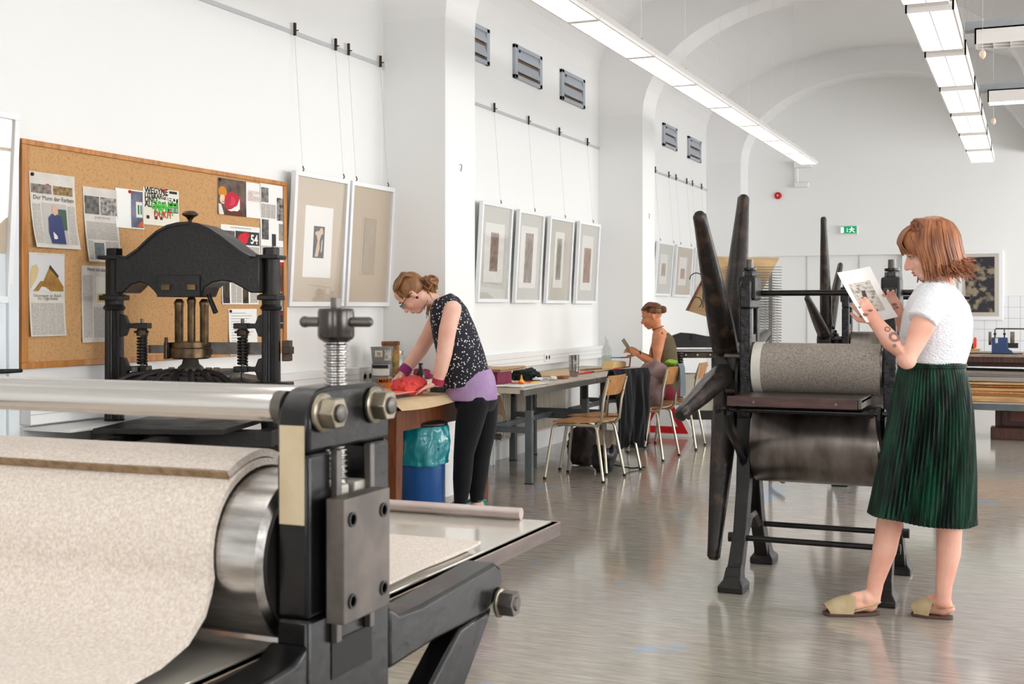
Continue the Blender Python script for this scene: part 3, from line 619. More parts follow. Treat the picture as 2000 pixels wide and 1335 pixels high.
def art_fig(R, Q):
    R(.4, .62, .36, .62, PC((44, 62, 70), c2=(28, 34, 38), vs=20), 'print', .0135)
    sk = PC((214, 180, 146)); Q([(.44, .37), (.5, .37), (.53, .44), (.52, .5), (.55, .55), (.59, .56), (.58, .6), (.54, .61), (.5, .58), (.46, .58), (.42, .56), (.46, .54), (.48, .5), (.46, .44)], sk); Q([(.55, .4), (.58, .42), (.585, .52), (.56, .5)], sk)
def art_tall(c, c2, v0=.3, v1=.72, u0=.36, u1=.64):
    def f(R, Q):
        R(u0, u1, v0, v1, PC(c, c2=c2, vs=16), 'print', .0135)
        for i in range(5): Q([(u0 + (u1 - u0) * (.12 + .16 * i), v0 + .03), (u0 + (u1 - u0) * (.2 + .16 * i), v0 + .03), (u0 + (u1 - u0) * (.3 + .12 * i), v1 - .06 - .04 * (i % 3)), (u0 + (u1 - u0) * (.24 + .12 * i), v1 - .05)], PC(c2))
    return f
def art_grey(R, Q):
    R(.34, .66, .24, .74, PC((186, 170, 150), c2=(170, 154, 134), vs=9), 'print', .0135); Q([(.36, .26), (.5, .26), (.5, .68), (.36, .72)], PC((178, 166, 150)))
picture('white framed picture with a beige mount, cut off by the left edge of the photo', 3.75, 4.265, 1.365, 2.222, 3.085, [3.85, 4.1], inner=(.2, .5, .2, .8))
picture('white framed print of a pale figure on dark ground beside the pin board', 6.53, 7.19, 1.35, 2.2, 3.085, [6.63, 7.126], inner=(.22, .78, .2, .78), art=art_fig)
picture('white framed picture with a pale brown print, next to the bending woman', 7.22, 7.83, 1.35, 2.2, 3.085, [7.294, 7.74], imount=MATB, inner=(.3, .7, .22, .76), art=art_grey)
y = [(9.36, 10.02), (10.16, 10.78), (10.93, 11.59), (11.75, 12.4)]
picture('white framed print of a brown tree, leftmost of the row of four pictures', *y[0], 1.385, 2.235, 3.055, [9.763], mount=MATG, art=art_tall((170, 156, 146), (140, 118, 98)), inner=(.16, .84, .18, .82))
picture('white framed tall print, second of the row of four pictures', *y[1], 1.38, 2.222, 3.055, [10.55], mount=MATG, art=art_tall((176, 166, 158), (132, 110, 92), .2, .78, .34, .68), inner=(.14, .86, .14, .86))
picture('white framed narrow print, third of the row of four pictures', *y[2], 1.378, 2.214, 3.055, [11.352], mount=M('picture_mount_stone', (200, 194, 180), .8), art=art_tall((190, 190, 184), (140, 124, 104), .26, .78, .38, .6), inner=(.28, .7, .16, .86))
picture('white framed print of a red brown tower, rightmost of the row of four pictures', *y[3], 1.378, 2.22, 3.055, [12.185], mount=MATG, art=art_tall((170, 158, 148), (150, 92, 62), .24, .7, .34, .7), inner=(.22, .8, .14, .86))
picture('small far framed picture with a brown vase shape, left of the far bay', 14.6, 15.32, 1.48, 2.155, 3.02, [14.7, 15.314], art=art_tall((190, 170, 150), (150, 120, 90), .36, .62), mount=MATG)
picture('small far framed picture with an orange print, middle of the far bay', 15.46, 16.29, 1.475, 2.153, 3.02, [15.658, 16.2], art=art_tall((196, 160, 130), (160, 104, 60), .34, .56), mount=MATB)
picture('small far framed picture behind the wheel spoke, right of the far bay', 16.4, 17.1, 1.48, 2.15, 3.02, [16.5, 17.0], mount=MATG)
# framed print on the back wall
t = thing('framed_picture', 'dark speckled print in a grey mount and white frame on the back wall', 'picture', (-.62, YB, 1.2), group='framed prints on the back wall')
ART = M('dark_speckled_etching', (44, 44, 50), .7, col2=(150, 136, 112), vscale=9, detail=10, contrast=(.5, .62))
MB().box(-.94, -.375, YB - .035, YB, 1.165, 2.11).build('frame', WHITEF, t, smooth=0, bevel=.004)
MB().box(-.89, -.425, YB - .038, YB - .034, 1.215, 2.065).build('mount', PC((196, 188, 178)), t, smooth=0)
MB().box(-.85, -.48, YB - .041, YB - .037, 1.27, 2.02).build('print', ART, t, smooth=0)
# sockets on the duct
for i, y in enumerate((7.46, 10.9)):
    t = thing('wall_socket', ('white twin socket on the duct beside the ink cans', 'white socket plate on the duct behind the far table')[i], 'socket', (XR + .065, y, .82), group='sockets')
    MB().box(XR + .065, XR + .078, y - .075, y + .075, .825, .905).build('plate', WHITE, t, smooth=0, bevel=.003)
    for q in (-.036, .036): MB().lathe([(.026, .013), (.026, .0145), (.018, .0145), (.016, .008), (.001, .008)], (XR + .065, y + q, .865), (1, 0, 0), 14).build('socket_well', M('socket_grey', (198, 198, 196), .5), t)
# radiator under the tables
RADM = M('radiator_cream', (206, 196, 180), .45)
t = thing('radiator', 'cream ribbed panel radiator on the wall under the steel table', 'radiator', (XR, 10.5, .19))
MB().box(XR + .06, XR + .11, 9.72, 11.3, .19, .63).build('panel', RADM, t, smooth=0, bevel=.006)
m = MB()
for i in range(38): m.box(XR + .11, XR + .122, 9.75 + .0405 * i, 9.75 + .0405 * i + .022, .21, .61)
m.build('ribs', RADM, t, smooth=0, bevel=.003)['kind'] = 'stuff'
MB().tube([(XR + .09, 9.72, .24), (XR + .09, 9.62, .24), (XR + .09, 9.6, .2), (XR + .09, 9.6, 0)], .012, 8).tube([(XR + .09, 9.72, .58), (XR + .09, 9.56, .58), (XR + .09, 9.54, .55), (XR + .09, 9.54, 0)], .012, 8).build('pipe', WHITE, t)
MB().lathe([(.02, 0), (.026, .01), (.026, .06), (.018, .07)], (XR + .09, 9.6, .24), (1, 0, 0), 12).build('valve', STEELD, t)
# ================================================================== the big etching press in the foreground
FX0, FX1 = -1.19, -1.125          # right side frame, inner and outer face
ZB = .745                         # top of the bed
RC, RR = (1.885, .907), .15        # roller axis (y,z) and radius
t = thing('etching_press', 'large black etching press with a felt covered roller in the foreground', 'press', (-1.85, 1.916, 0))
def side_frame(x0, x1, out):
    prof = [(1.774, .0), (1.774, .60), (1.33, .66)] + arc(1.30, .70, .045, 270, 90, 6)[::1] + [(1.33, .745), (1.70, .752)]
    up = [(1.774, .80), (1.774, 1.14)] + arc(1.834, 1.15, .06, 180, 90, 5) + arc(1.998, 1.15, .06, 90, 0, 5) + [(2.058, 1.14), (2.058, .80)]
    m = MB()
    m.prism([(1.774, 0), (2.058, 0), (2.058, .82), (1.774, .82)], 'x', x0, x1)
    # upper part split round the slot that holds the bearing block
    m.prism([(1.774, .82), (1.848, .82), (1.848, 1.1), (1.774, 1.1)], 'x', x0, x1)
    m.prism([(1.984, .82), (2.058, .82), (2.058, 1.1), (1.984, 1.1)], 'x', x0, x1)
    m.prism([(1.774, 1.1)] + arc(1.834, 1.15, .06, 180, 90, 6) + arc(1.998, 1.15, .06, 90, 0, 6) + [(2.058, 1.1)], 'x', x0, x1)
    # arms towards both ends and the braces below them
    for sg in (1, -1):
        Y = lambda y: 1.916 + sg * (y - 1.916)
        A = [(2.058, .66), (2.25, .668), (2.5, .665), (2.565, .68), (2.6, .715), (2.59, .75), (2.555, .768), (2.2, .752), (2.1, .757), (2.058, .78)]
        m.prism([(Y(a), b) for a, b in A], 'x', x0 - .012, x1)
        B = [(2.38, .66), (2.55, .67), (2.53, .64), (2.30, .44), (2.058, .2), (2.0, .2), (2.0, .34), (2.16, .53)]
        m.prism([(Y(a), b) for a, b in B], 'x', x0 + .004, x1 - .004)
        C = [(2.058, 0), (2.35, 0), (2.35, .06), (2.2, .09), (2.058, .25)]
        m.prism([(Y(a), b) for a, b in C], 'x', x0 + .002, x1 - .002)
    fr = m.build('side_frame', IRONB, t, bevel=.008)
    s = out
    # slot fittings on the outer face
    xo = x1 if s > 0 else x0
    def bx(a, b, *r): return (a, b) + r
    X = lambda d: xo + s * d
    for y in (1.852, 1.968):
        for z0, z1 in ((.765, .82), (1.0, 1.1)): MB().box(X(0), X(.014), y - .008, y + .008, z0, z1).build('guide_rail', STEELD, fr, smooth=0, bevel=.002)
    MB().box(X(-.05), X(-.004), 1.85, 1.982, .83, 1.0).build('bearing_block', STEELD, fr, smooth=0, bevel=.003)
    MB().box(X(-.04), X(.002), 1.86, 1.905, 1.0, 1.035).box(X(-.04), X(.002), 1.925, 1.97, 1.0, 1.035).build('packing_block', M('pale_steel_block', (176, 170, 160), .5, .5), fr, smooth=0, bevel=.004)
    pl = MB().box(X(.014), X(.05), 1.806, 1.967, .809, 1.022).build('cover_plate', M('cover_plate_steel', (92, 86, 82), .48, .7, (112, 104, 98), 14), fr, smooth=0, bevel=.002)
    for y in (1.832, 1.942):
        for z in (.845, .985):
            MB().lathe([(.013, 0), (.013, .003), (.009, .003), (.008, -.004), (.001, -.004)], (X(.05), y, z), (s, 0, 0), 16).build('socket_screw', BLACKP, pl)
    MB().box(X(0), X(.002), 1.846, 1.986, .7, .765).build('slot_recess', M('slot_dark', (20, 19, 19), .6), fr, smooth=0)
    for y in (1.812, 1.992):
        w = MB().lathe([(.03, 0), (.034, .003), (.034, .008), (.03, .011)], (X(0), y, 1.168), (s, 0, 0), 24).build('washer', ZINC, fr)
        MB().hexa((X(.01), y, 1.168), (X(.038), y, 1.168), .029).build('nut', ZINC, w, bevel=.002)
        MB().lathe([(.016, .038), (.016, .042), (.013, .044), (.001, .044)], (X(0), y, 1.168), (s, 0, 0), 18).build('bolt_end', STEELD, w)
    for sg in (1, -1):
        y = 1.916 + sg * .655
        w = MB().lathe([(.03, 0), (.034, .003), (.034, .008), (.03, .011)], (X(0), y, .675), (s, 0, 0), 24).build('washer', ZINC, fr)
        MB().hexa((X(.01), y, .675), (X(.045), y, .675), .03).build('nut', STEELD, w, bevel=.002)
        MB().lathe([(.016, .045), (.014, .05), (.001, .05)], (X(0), y, .675), (s, 0, 0), 18).build('bolt_end', STEELD, w)
    if s > 0: MB().box(x0 + .008, x1 - .008, 1.7722, 1.7735, .98, 1.148).build('tape_strip', TAPE, fr, smooth=0)
    # pressure screw
    xc = (x0 + x1) / 2
    pr = [(.02125, 1.03)]
    z = 1.04
    while z < 1.292:
        pr += [(.0176, z), (.0217, z + .0032), (.0217, z + .0048), (.0176, z + .0082)]; z += .0098
    sc = MB().lathe(pr + [(.018, 1.296)], (xc, 1.916, 0), n=24).build('pressure_screw', STEEL, t)
    MB().lathe([(.02, 1.285), (.031, 1.292), (.033, 1.297), (.033, 1.34), (.031, 1.346), (.014, 1.348), (.001, 1.348)], (xc, 1.916, 0), n=28).build('collar', M('dark_chrome_collar', (74, 70, 68), .25, .9), sc)
    MB().hexa((xc, 1.916, 1.347), (xc, 1.916, 1.366), .011).build('top_bolt', STEELD, sc, bevel=.001)
    dd = Vector((CT, ST - .25, 0)).normalized(); c = Vector((xc, 1.916, 1.322))
    h = MB().cyl(c - dd * .058, c + dd * .062, .0092, n=14); h.sphere(c - dd * .06, .0105, 12, 8); h.sphere(c + dd * .062, .0092, 12, 8); h.build('tommy_bar', STEELD, sc)
side_frame(FX0, FX1, 1); side_frame(-2.58, -2.515, -1)
MB().cyl((-2.515, 1.812, 1.175), (FX0 - .02, 1.812, 1.175), .0252, n=32).build('tie_rod', M('bright_rod_steel', (206, 203, 199), .17, 1.), t)
MB().cyl((FX0 - .02, 1.812, 1.175), (FX0, 1.812, 1.175), .029, n=24).build('rod_collar', STEELD, t)
MB().cyl((-2.515, 1.992, 1.175), (FX0, 1.992, 1.175), .0252, n=32).build('tie_rod', M('bright_rod_steel', (206, 203, 199), .17, 1.), t)
ro = MB().lathe([(.05, 0), (.05, .02), (RR - .012, .02), (RR, .03), (RR, 1.27), (RR - .012, 1.28), (.05, 1.28), (.05, 1.32)], (FX0 + .012, RC[0], RC[1]), (-1, 0, 0), 64).build('top_roller', STEEL, t, smooth=25)
MB().cyl((FX0 - .002, RC[0], RC[1]), (FX0 - .0085, RC[0], RC[1]), RR - .014, n=48).build('roller_end', IRON, ro)
BED = M('polished_bed_plate', (204, 199, 190), .07, .35, (192, 185, 175), 3)
BEDE = M('bed_edge_wood', (112, 98, 92), .5, col2=(92, 80, 76), vscale=6, st=(6, .8, 6))
bd = MB().box(-2.47, -1.232, .62, 3.26, ZB - .045, ZB - .005).build('bed', BEDE, t, smooth=0, bevel=.004)
MB().box(-2.45, -1.252, .64, 3.235, ZB - .005, ZB).build('bed_plate', BED, bd, smooth=0, bevel=.001)
MB().box(-2.47, -1.232, .62, 3.26, ZB - .0052, ZB - .005).build('bed_rim', M('bed_rim', (196, 178, 160), .5), bd, smooth=0)
MB().cyl((-2.5, RC[0], ZB - .045 - .1), (FX0, RC[0], ZB - .045 - .1), .1, n=40).build('lower_roller', STEELB, t)
for y in (1.35, 2.48): MB().cyl((-2.5, y, .675), (FX0, y, .675), .018, n=16).build('cross_rod', STEELD, t)
for x in (-2.4, -1.27): MB().box(x - .02, x + .02, 1.3, 2.53, .64, .698).build('bed_rail', IRON, t, smooth=0)
# felt blankets: the lower one lies on the bed in front, runs up the roller and over its top
def felt_path(off):
    P = [(.70, ZB + .004 + off), (1.05, ZB + .006 + off), (1.3, ZB + .008 + off), (1.47, ZB + .014 + off), (1.59, ZB + .026 + off), (1.66, ZB + .046 + off), (1.705, ZB + .08 + off), (1.724, ZB + .115 + off)]
    r = RR + .004 + off
    for a in range(188, 20, -8): P.append((RC[0] + r * cos(radians(a)) * (1.0), RC[1] + r * sin(radians(a))))
    return P
def felt(path, x0, x1, th, name, label, wob=.003, group='felt blankets of the foreground press'):
    n = len(path) - 1
    def fn(u, v):
        k = min(int(u * n), n - 1); f = u * n - k; a, b = path[k], path[k + 1]; y = a[0] + (b[0] - a[0]) * f; z = a[1] + (b[1] - a[1]) * f
        x = x0 + (x1 - x0) * v + (.004 * sin(u * 9) if v in (0, 1) else 0)
        return (x, y, z + wob * nz(x * 4, y * 4, z * 4))
    return single(MB().sheet(fn, n * 2, 26, -th), name, FELT, label, 'felt', group, smooth=60)
felt(felt_path(0), -1.288, -2.44, .011, 'felt_blanket', 'thick beige felt blanket draped over the foreground roller')
r2 = RR + .018
P = [(RC[0] + r2 * cos(radians(a)), RC[1] + r2 * sin(radians(a))) for a in range(122, 18, -6)]
o = felt(P, -1.30, -2.43, .014, 'felt_blanket', 'upper felt layer lying on the crown of the foreground roller', .002)
a_ = radians(122.5); e0 = (RC[0] + (r2 - .002) * cos(a_), RC[1] + (r2 - .002) * sin(a_)); e1 = (RC[0] + (r2 + .0145) * cos(a_), RC[1] + (r2 + .0145) * sin(a_))
dd = (-.0015, -.002)
MB().prism([e0, e1, (e1[0] + dd[0], e1[1] + dd[1]), (e0[0] + dd[0], e0[1] + dd[1])], 'x', -1.302, -2.43).build('cut_edge', FELTE, o, smooth=0)
felt([(2.06 + .07 * i, ZB + .0005 + .0002 * i) for i in range(11)], -1.288, -2.44, .008, 'felt_blanket', 'flat felt sheet on the bed behind the foreground roller, lower layer', .0)
felt([(2.06 + .07 * i, ZB + .009 + .0008 * max(0, i - 6)) for i in range(11)] + [(2.79, ZB + .014)], -1.27, -2.42, .006, 'felt_blanket', 'flat felt sheet on the bed behind the foreground roller, topmost layer', .001)
m = MB().cyl((-2.46, 3.19, ZB + .0175), (-1.335, 3.215, ZB + .0175), .017, n=24)
o = single(m, 'bed_bar', M('pale_aluminium_bar', (198, 186, 182), .4, .7, (184, 170, 164), 6), 'pale metal bar lying across the far end of the press bed', 'bar')

# ================================================================== column press in front of the pin board (local x follows the picture plane)
PO = Vector((-3.76, 4.92, 0))
t = thing('hand_press', 'antique black cast iron hand press with fluted columns and arched crosshead', 'press', PO, TH - .1)
s_ = .0025
def q(px, py): return ((px - 385) * s_ * 1.06, 1.35 - (py - 598) * s_)
def B(mb, name, mat, par=None, **k): return mb.build(name, mat, par or t, W=False, **k)
out = [q(248, 505), q(268, 505)] + [q(*p) for p in ((290, 490), (308, 472), (326, 456), (346, 445), (366, 440), (385, 439), (404, 442), (424, 451), (445, 465), (466, 482), (484, 496), (500, 505), (516, 505))]
bot = [q(*p) for p in ((516, 572), (500, 572), (484, 562), (466, 552), (448, 549), (430, 552), (415, 562), (408, 580), (328, 580), (320, 568), (308, 556), (294, 552), (278, 556), (262, 572), (248, 572))]
B(MB().prism(out + bot, 'y', -.11, .11), 'crosshead', IRON, smooth=20, bevel=.006)
rim = [(x, z) for x, z in out[1:-1]]
B(MB().strip([(x * 1., z - .006) for x, z in rim], [(x, z + .008) for x, z in rim], 'y', -.122, .122), 'crosshead_rim', IRON, smooth=30)
B(MB().box(q(328, 0)[0], q(408, 0)[0], -.125, -.11, q(0, 580)[1], q(0, 538)[1]), 'crosshead_block', IRON, smooth=0, bevel=.004)
for px in (338, 386): B(MB().box(q(px, 0)[0], q(px + 16, 0)[0], -.14, -.1, q(0, 567)[1], q(0, 556)[1]), 'wedge', BRASS, smooth=0, bevel=.002)
kn = q(373, 418)
B(MB().lathe([(.012, -.07), (.01, -.02), (.02, -.005), (.038, .004), (.04, .012), (.026, .024), (.001, .028)], (kn[0], 0, kn[1] - .01), n=20), 'brass_knob', BRASS)
for cx in (228, 526):
    x = q(cx, 0)[0]; sg = 1 if cx < 385 else -1
    zt = q(0, 502)[1]
    B(MB().box(x - .055, x + .055, -.075, .075, zt - .012, zt + .008).box(x - .05, x + .05, -.07, .07, q(0, 586)[1], q(0, 576)[1]), 'column_cap_plate', IRON, smooth=0, bevel=.005)
    B(MB().lathe([(.042, q(0, 576)[1]), (.042, zt), (.001, zt)], (x, 0, 0), n=24), 'column_socket', IRON)
    B(MB().hexa((x, 0, zt), (x, 0, zt + .045), .042), 'column_nut', IRON, bevel=.004)
    pr = [(.055, .69), (.055, .715), (.062, .725), (.062, .738), (.052, .748), (.046, .76), (.05, .79), (.047, .80)] + [(.047 - .003 * i / 6, .80 + (1.33 - .80) * i / 6) for i in range(7)] + [(.05, 1.335), (.054, 1.345), (.048, 1.352), (.044, 1.36), (.046, 1.39), (.055, 1.398), (.055, 1.41)]
    B(MB().lathe(pr, (x, 0, 0), n=40, flut=(.80, 1.331, .13)), 'fluted_column', IRON, smooth=25)
    for zb in (1.255, 1.045):
        br = B(MB().prism([(x, zb + .07), (x + sg * .06, zb + .05), (x + sg * .075, zb + .012), (x + sg * .15, zb + .012), (x + sg * .15, zb - .012), (x + sg * .075, zb - .012), (x + sg * .06, zb - .05), (x, zb - .06)], 'y', -.018, .018).box(x + sg * .11, x + sg * .18, -.03, .03, zb - .014, zb + .014), 'bracket', IRON, smooth=0, bevel=.004)
    sx = x + sg * .142
    B(MB().cyl((sx, 0, 1.0), (sx, 0, 1.29), .009, n=10), 'spring_rod', STEELD)
    B(MB().lathe([(.026, 1.205), (.028, 1.21), (.028, 1.232), (.022, 1.24)], (sx, 0, 0), n=18).cyl((sx - sg * .036, -.01, 1.225), (sx + sg * .036, -.01, 1.225), .006, n=8), 'spring_cup', BRASSD)
    pts = [(sx + .022 * cos(k * pi / 5), .022 * sin(k * pi / 5), 1.065 + .135 * k / 90.) for k in range(91)]
    B(MB().tube(pts, .0062, 6), 'coil_spring', IRON)
for px, r, z0, z1, mt in ((352, .021, 672, 585, BRASS), (377, .019, 690, 580, BRASS), (400, .021, 672, 585, BRASS)):
    x = q(px, 0)[0]; a, b = q(0, z0)[1], q(0, z1)[1]
    B(MB().lathe([(r * .85, a), (r, a + .01), (r, b - .04), (r * 1.08, b - .03), (r * 1.2, b - .015), (r * 1.0, b - .006), (r * .6, b + .004)], (x, -.01 if px == 377 else 0, 0), n=20), 'brass_tube', mt)
xc = q(374, 0)[0]
B(MB().lathe([(.085, q(0, 700)[1]), (.1, q(0, 697)[1]), (.1, q(0, 680)[1]), (.092, q(0, 678)[1]), (.092, q(0, 668)[1]), (.06, q(0, 666)[1])], (xc, 0, 0), n=30), 'brass_collar', BRASS)
B(MB().box(xc - .118, xc - .09, -.05, -.01, q(0, 700)[1], q(0, 668)[1]).cyl((xc - .1, -.06, q(0, 666)[1] + .02), (xc - .1, -.06, q(0, 700)[1]), .009, n=8), 'collar_clamp', BRASSD, smooth=0, bevel=.003)
B(MB().lathe([(.12, q(0, 728)[1]), (.07, q(0, 724)[1]), (.06, q(0, 716)[1]), (.042, q(0, 710)[1]), (.036, q(0, 700)[1])], (xc, 0, 0), n=28), 'spindle_foot', STEELD)
B(MB().box(q(395, 0)[0], q(520, 0)[0], .02, .04, q(0, 692)[1], q(0, 668)[1]).box(q(290, 0)[0], q(345, 0)[0], .02, .04, q(0, 690)[1], q(0, 674)[1]), 'steel_strap', STEELD, smooth=0)
B(MB().tube([(q(416, 0)[0], -.06, q(0, 575)[1]), (q(432, 0)[0], -.08, q(0, 610)[1])], [.011, .013], 10), 'lever_pin', IRON)
B(MB().box(q(552, 0)[0], q(566, 0)[0], -.03, .03, q(0, 690)[1], q(0, 676)[1]).box(q(548, 0)[0], q(562, 0)[0], -.02, .04, q(0, 704)[1], q(0, 664)[1]), 'strap_fitting', BRASSD, smooth=0, bevel=.003)
# ribbed platen
pl = [(-.52, .945), (-.48, .965), (-.41, .992), (-.25, 1.008), (-.19, 1.012), (-.185, 1.036), (.146, 1.04), (.15, 1.018), (.25, 1.004), (.34, .985), (.40, .96), (.40, .92), (-.52, .92)]
B(MB().prism(pl, 'y', -.16, .2), 'platen', IRON, smooth=0, bevel=.008)
for k in range(-3, 4):
    a = xc + k * .035; b = xc + k * .1
    B(MB().tube([(a, -.10, 1.04), (a * .4 + b * .6, -.19, 1.022), (b, -.25, .98), (b * 1.05, -.29, .93)], [.012, .016, .016, .014], 8), 'platen_rib', IRON)
B(MB().prism([(-.52, .91), (.40, .91), (.40, .95), (.2, 1.02), (-.2, 1.02), (-.45, .965)], 'y', -.2, -.16), 'platen_face', IRON, smooth=0, bevel=.006)
for px in (345, 415, 275, 302, 430): B(MB().hexa((q(px, 0)[0], -.05, 1.0), (q(px, 0)[0], -.05, 1.055), .016), 'platen_bolt', STEELD)
B(MB().lathe([(.045, .95), (.05, .985), (.05, 1.0), (.03, 1.005), (.03, 1.02)], (q(452, 0)[0], -.1, 0), n=14), 'platen_boss', STEELD)
# bed and base
B(MB().box(-.46, .46, -.12, .12, .66, .69), 'column_base', IRON, smooth=0, bevel=.006)
for x in (-.2, .02):
    B(MB().box(x - .03, x + .03, -.9, .5, .70, .77), 'bed_rail', IRON, smooth=0, bevel=.005)
B(MB().box(-.3, .3, -.5, .5, .775, .80), 'bed', IRON, smooth=0, bevel=.004)
B(MB().box(-.43, .45, -.24, -.16, .692, .77).box(-.43, -.35, -.16, .3, .692, .77).box(.37, .45, -.16, .3, .692, .77), 'bed_frame', IRON, smooth=0, bevel=.005)
B(MB().box(-.34, .34, -.35, .35, .1, .66).box(-.45, .45, -.45, .45, 0, .1), 'pedestal', IRON, smooth=0, bevel=.01)
B(MB().box(.3, .5, -.1, .05, .93, .96).box(.34, .48, -.08, .03, .96, .985), 'side_bracket', IRON, smooth=0, bevel=.004)

# ================================================================== star wheel presses
def star_wheel(par, X, hy, hz, R, a0, mat, sgn=-1, n=6, w0=.07, w1=.034, bevel=.0):
    for k in range(n):
        a = radians(a0 + 60 * k); d = Vector((0, cos(a), sin(a))); c = Vector((X, hy, hz))
        pts = [c + d * .1, c + d * .3 * R, c + d * .55 * R, c + d * .93 * R, c + d * .985 * R, c + d * R]
        MB().tube(pts, [(w0, w0 * .8), (w0 * .95, w0 * .8), (w0 * .8, w0 * .72), (w1, w1), (w1 * .95, w1 * .95), (w1 * .6, w1 * .6)], 8, rot=pi / 8).build('spoke', mat, par, smooth=50)
    hb = MB().cyl((X - .05, hy, hz), (X + .05, hy, hz), .14, n=24).cyl((X - .07, hy, hz), (X + .09, hy, hz), .06, n=20).build('wheel_hub', IRON, par, bevel=.008)
    for k in range(n):
        a = radians(a0 + 60 * k); MB().cyl((X + .048, hy + .105 * cos(a), hz + .105 * sin(a)), (X + .066, hy + .105 * cos(a), hz + .105 * sin(a)), .016, n=6).build('hub_bolt', STEELD, hb)
def etching_press(loc, label, felt_on=True, flip=False):
    ox, oy = loc
    t = thing('etching_press', label, 'press', (ox, oy, 0))
    L0, L1 = ox - .385, ox - .33         # left frame x range
    R0, R1 = ox + .30, ox + .36
    rc = oy + .02
    for x0, x1, top in ((L0, L1, 1.48), (R0, R1, 1.44)):
        fr = MB().box(x0, x1, oy - .1, oy - .045, .52, top - .14).box(x0, x1, oy + .075, oy + .13, .52, top - .14)
        fr.prism([(oy - .1, top - .14), (oy - .1, top - .03), (oy - .08, top), (oy + .11, top), (oy + .13, top - .03), (oy + .13, top - .14)], 'x', x0, x1)
        f = fr.build('side_frame', IRONR, t, smooth=0, bevel=.008)
        xm = (x0 + x1) / 2
        for sg in (-1, 1):
            Y = lambda d: oy + .015 + sg * d
            path = [(xm, Y(.09), .80), (xm, Y(.1), .62), (xm, Y(.13), .45), (xm, Y(.2), .25), (xm, Y(.30), .1), (xm, Y(.36), .035)]
            MB().tube(path, [(.065, .05), (.062, .048), (.06, .046), (.058, .044), (.06, .048), (.075, .05)], 4, ref=(0, 1, 0), rot=pi / 4).build('leg', IRON, t, smooth=0, bevel=.006)
            yc = Y(.36); MB().add([(xm + a_ * w_, yc + b_ * d_ - sg * o_, z_) for z_, w_, d_, o_ in ((0, .06, .08, 0), (.03, .06, .08, 0), (.055, .042, .055, .01), (.11, .036, .036, .03)) for a_, b_ in ((-1, -1), (1, -1), (1, 1), (-1, 1))], [(0, 3, 2, 1), (12, 13, 14, 15)] + [(4 * k_ + i_, 4 * k_ + (i_ + 1) % 4, 4 * k_ + 4 + (i_ + 1) % 4, 4 * k_ + 4 + i_) for k_ in range(3) for i_ in range(4)]).build('foot', IRON, t, smooth=0, bevel=.006)
        MB().tube([(xm, oy - .14, .23), (xm, oy - .05, .30), (xm, oy + .08, .30), (xm, oy + .17, .23)], [.03] * 4, 6, flat=.7).build('leg_arch', IRON, t)
        # curved bracket that carries the tray rod
        MB().tube([(xm, oy - .09, .52), (xm, oy - .13, .62), (xm, oy - .28, .70), (xm, oy - .42, .78), (xm, oy - .46, .85), (xm, oy - .44, .885)], [(.03, .024)] * 4 + [(.032, .024), (.026, .022)], 8, ref=(0, 1, 0)).build('tray_bracket', IRONB, t)
        # screw cap on top
        MB().box(xm - .045, xm + .045, oy - .06, oy + .09, top - .1, top + (.02 if x0 < ox else .05)).build('screw_cap', IRON, t, smooth=0, bevel=.012)
        zt = top + (.02 if x0 < ox else .05)
        MB().hexa((xm, oy + .015, zt), (xm, oy + .015, zt + .025), .036).build('lock_nut', IRONB, t, bevel=.003)
        MB().lathe([(.032, 0), (.036, .004), (.036, .014), (.02, .016)], (xm, oy + .015, zt + .028), n=18).build('screw_flange', IRONB, t)
        MB().cyl((xm, oy + .015, zt + .02), (xm, oy + .015, zt + .085), .019, n=14).build('pressure_screw', STEELD, t)
        MB().box(xm - .02, xm + .02, oy - .04, oy + .07, 1.17, 1.21).cyl((xm, oy + .015, 1.2), (xm, oy + .015, top - .05), .018, n=12).build('screw_spindle', STEELD, t, smooth=0)
        MB().box(xm - .018, xm + .018, oy - .04, oy + .07, 1.06, 1.165).build('wood_packing', WOODO, t, smooth=0)
        MB().box(xm - .025, xm + .025, oy - .043, oy + .073, .92, 1.06).build('bearing_block', STEELD, t, smooth=0)
    MB().cyl((L0 - .02, oy + .08, 1.417), (R1 + .18, oy + .08, 1.417), .0145, n=16).build('tie_rod', IRONB, t)
    for dy, z in ((-.21, .225), (.22, .225)):
        MB().cyl((L0 - .02, oy + .015 + dy, z), (R1 + .02, oy + .015 + dy, z), .014, n=14).build('stay_rod', IRON, t)
        for x in (L0 - .03, R1): MB().cyl((x, oy + .015 + dy, z), (x + .03, oy + .015 + dy, z), .024, n=12).build('rod_end', IRON, t)
    MB().lathe([(.04, -.02), (.11, 0), (.112, .01), (.112, .605), (.11, .615), (.04, .64)], (L1 + .01, rc, 1.042), (1, 0, 0), 48).build('top_roller', STEELB, t)
    MB().lathe([(.05, -.02), (.192, 0), (.197, .006), (.197, .605), (.192, .61), (.05, .64)], (L1 + .01, rc, .676), (1, 0, 0), 64).build('bed_drum', STEELB, t)
    tr = MB().box(L0 + .03, ox + .235, oy - .50, oy - .475, .888, .934).build('tray_front', M('tray_mahogany', (86, 58, 54), .4, col2=(62, 42, 40), vscale=8, st=(1, 6, 6)), t, smooth=0, bevel=.003)
    MB().box(L0 + .035, ox + .25, oy - .475, oy + .6, .918, .928).build('bed', M('dark_bed_plate', (74, 66, 60), .28, .5), t, smooth=0)
    MB().box(ox + .235, ox + .25, oy - .49, oy - .12, .89, .935).build('tray_side', STEELD, t, smooth=0, bevel=.002)
    for x in (ox - .23, ox + .14): MB().cyl((x, oy - .503, .91), (x, oy - .499, .91), .006, n=10).build('brass_screw', ZINC, tr)
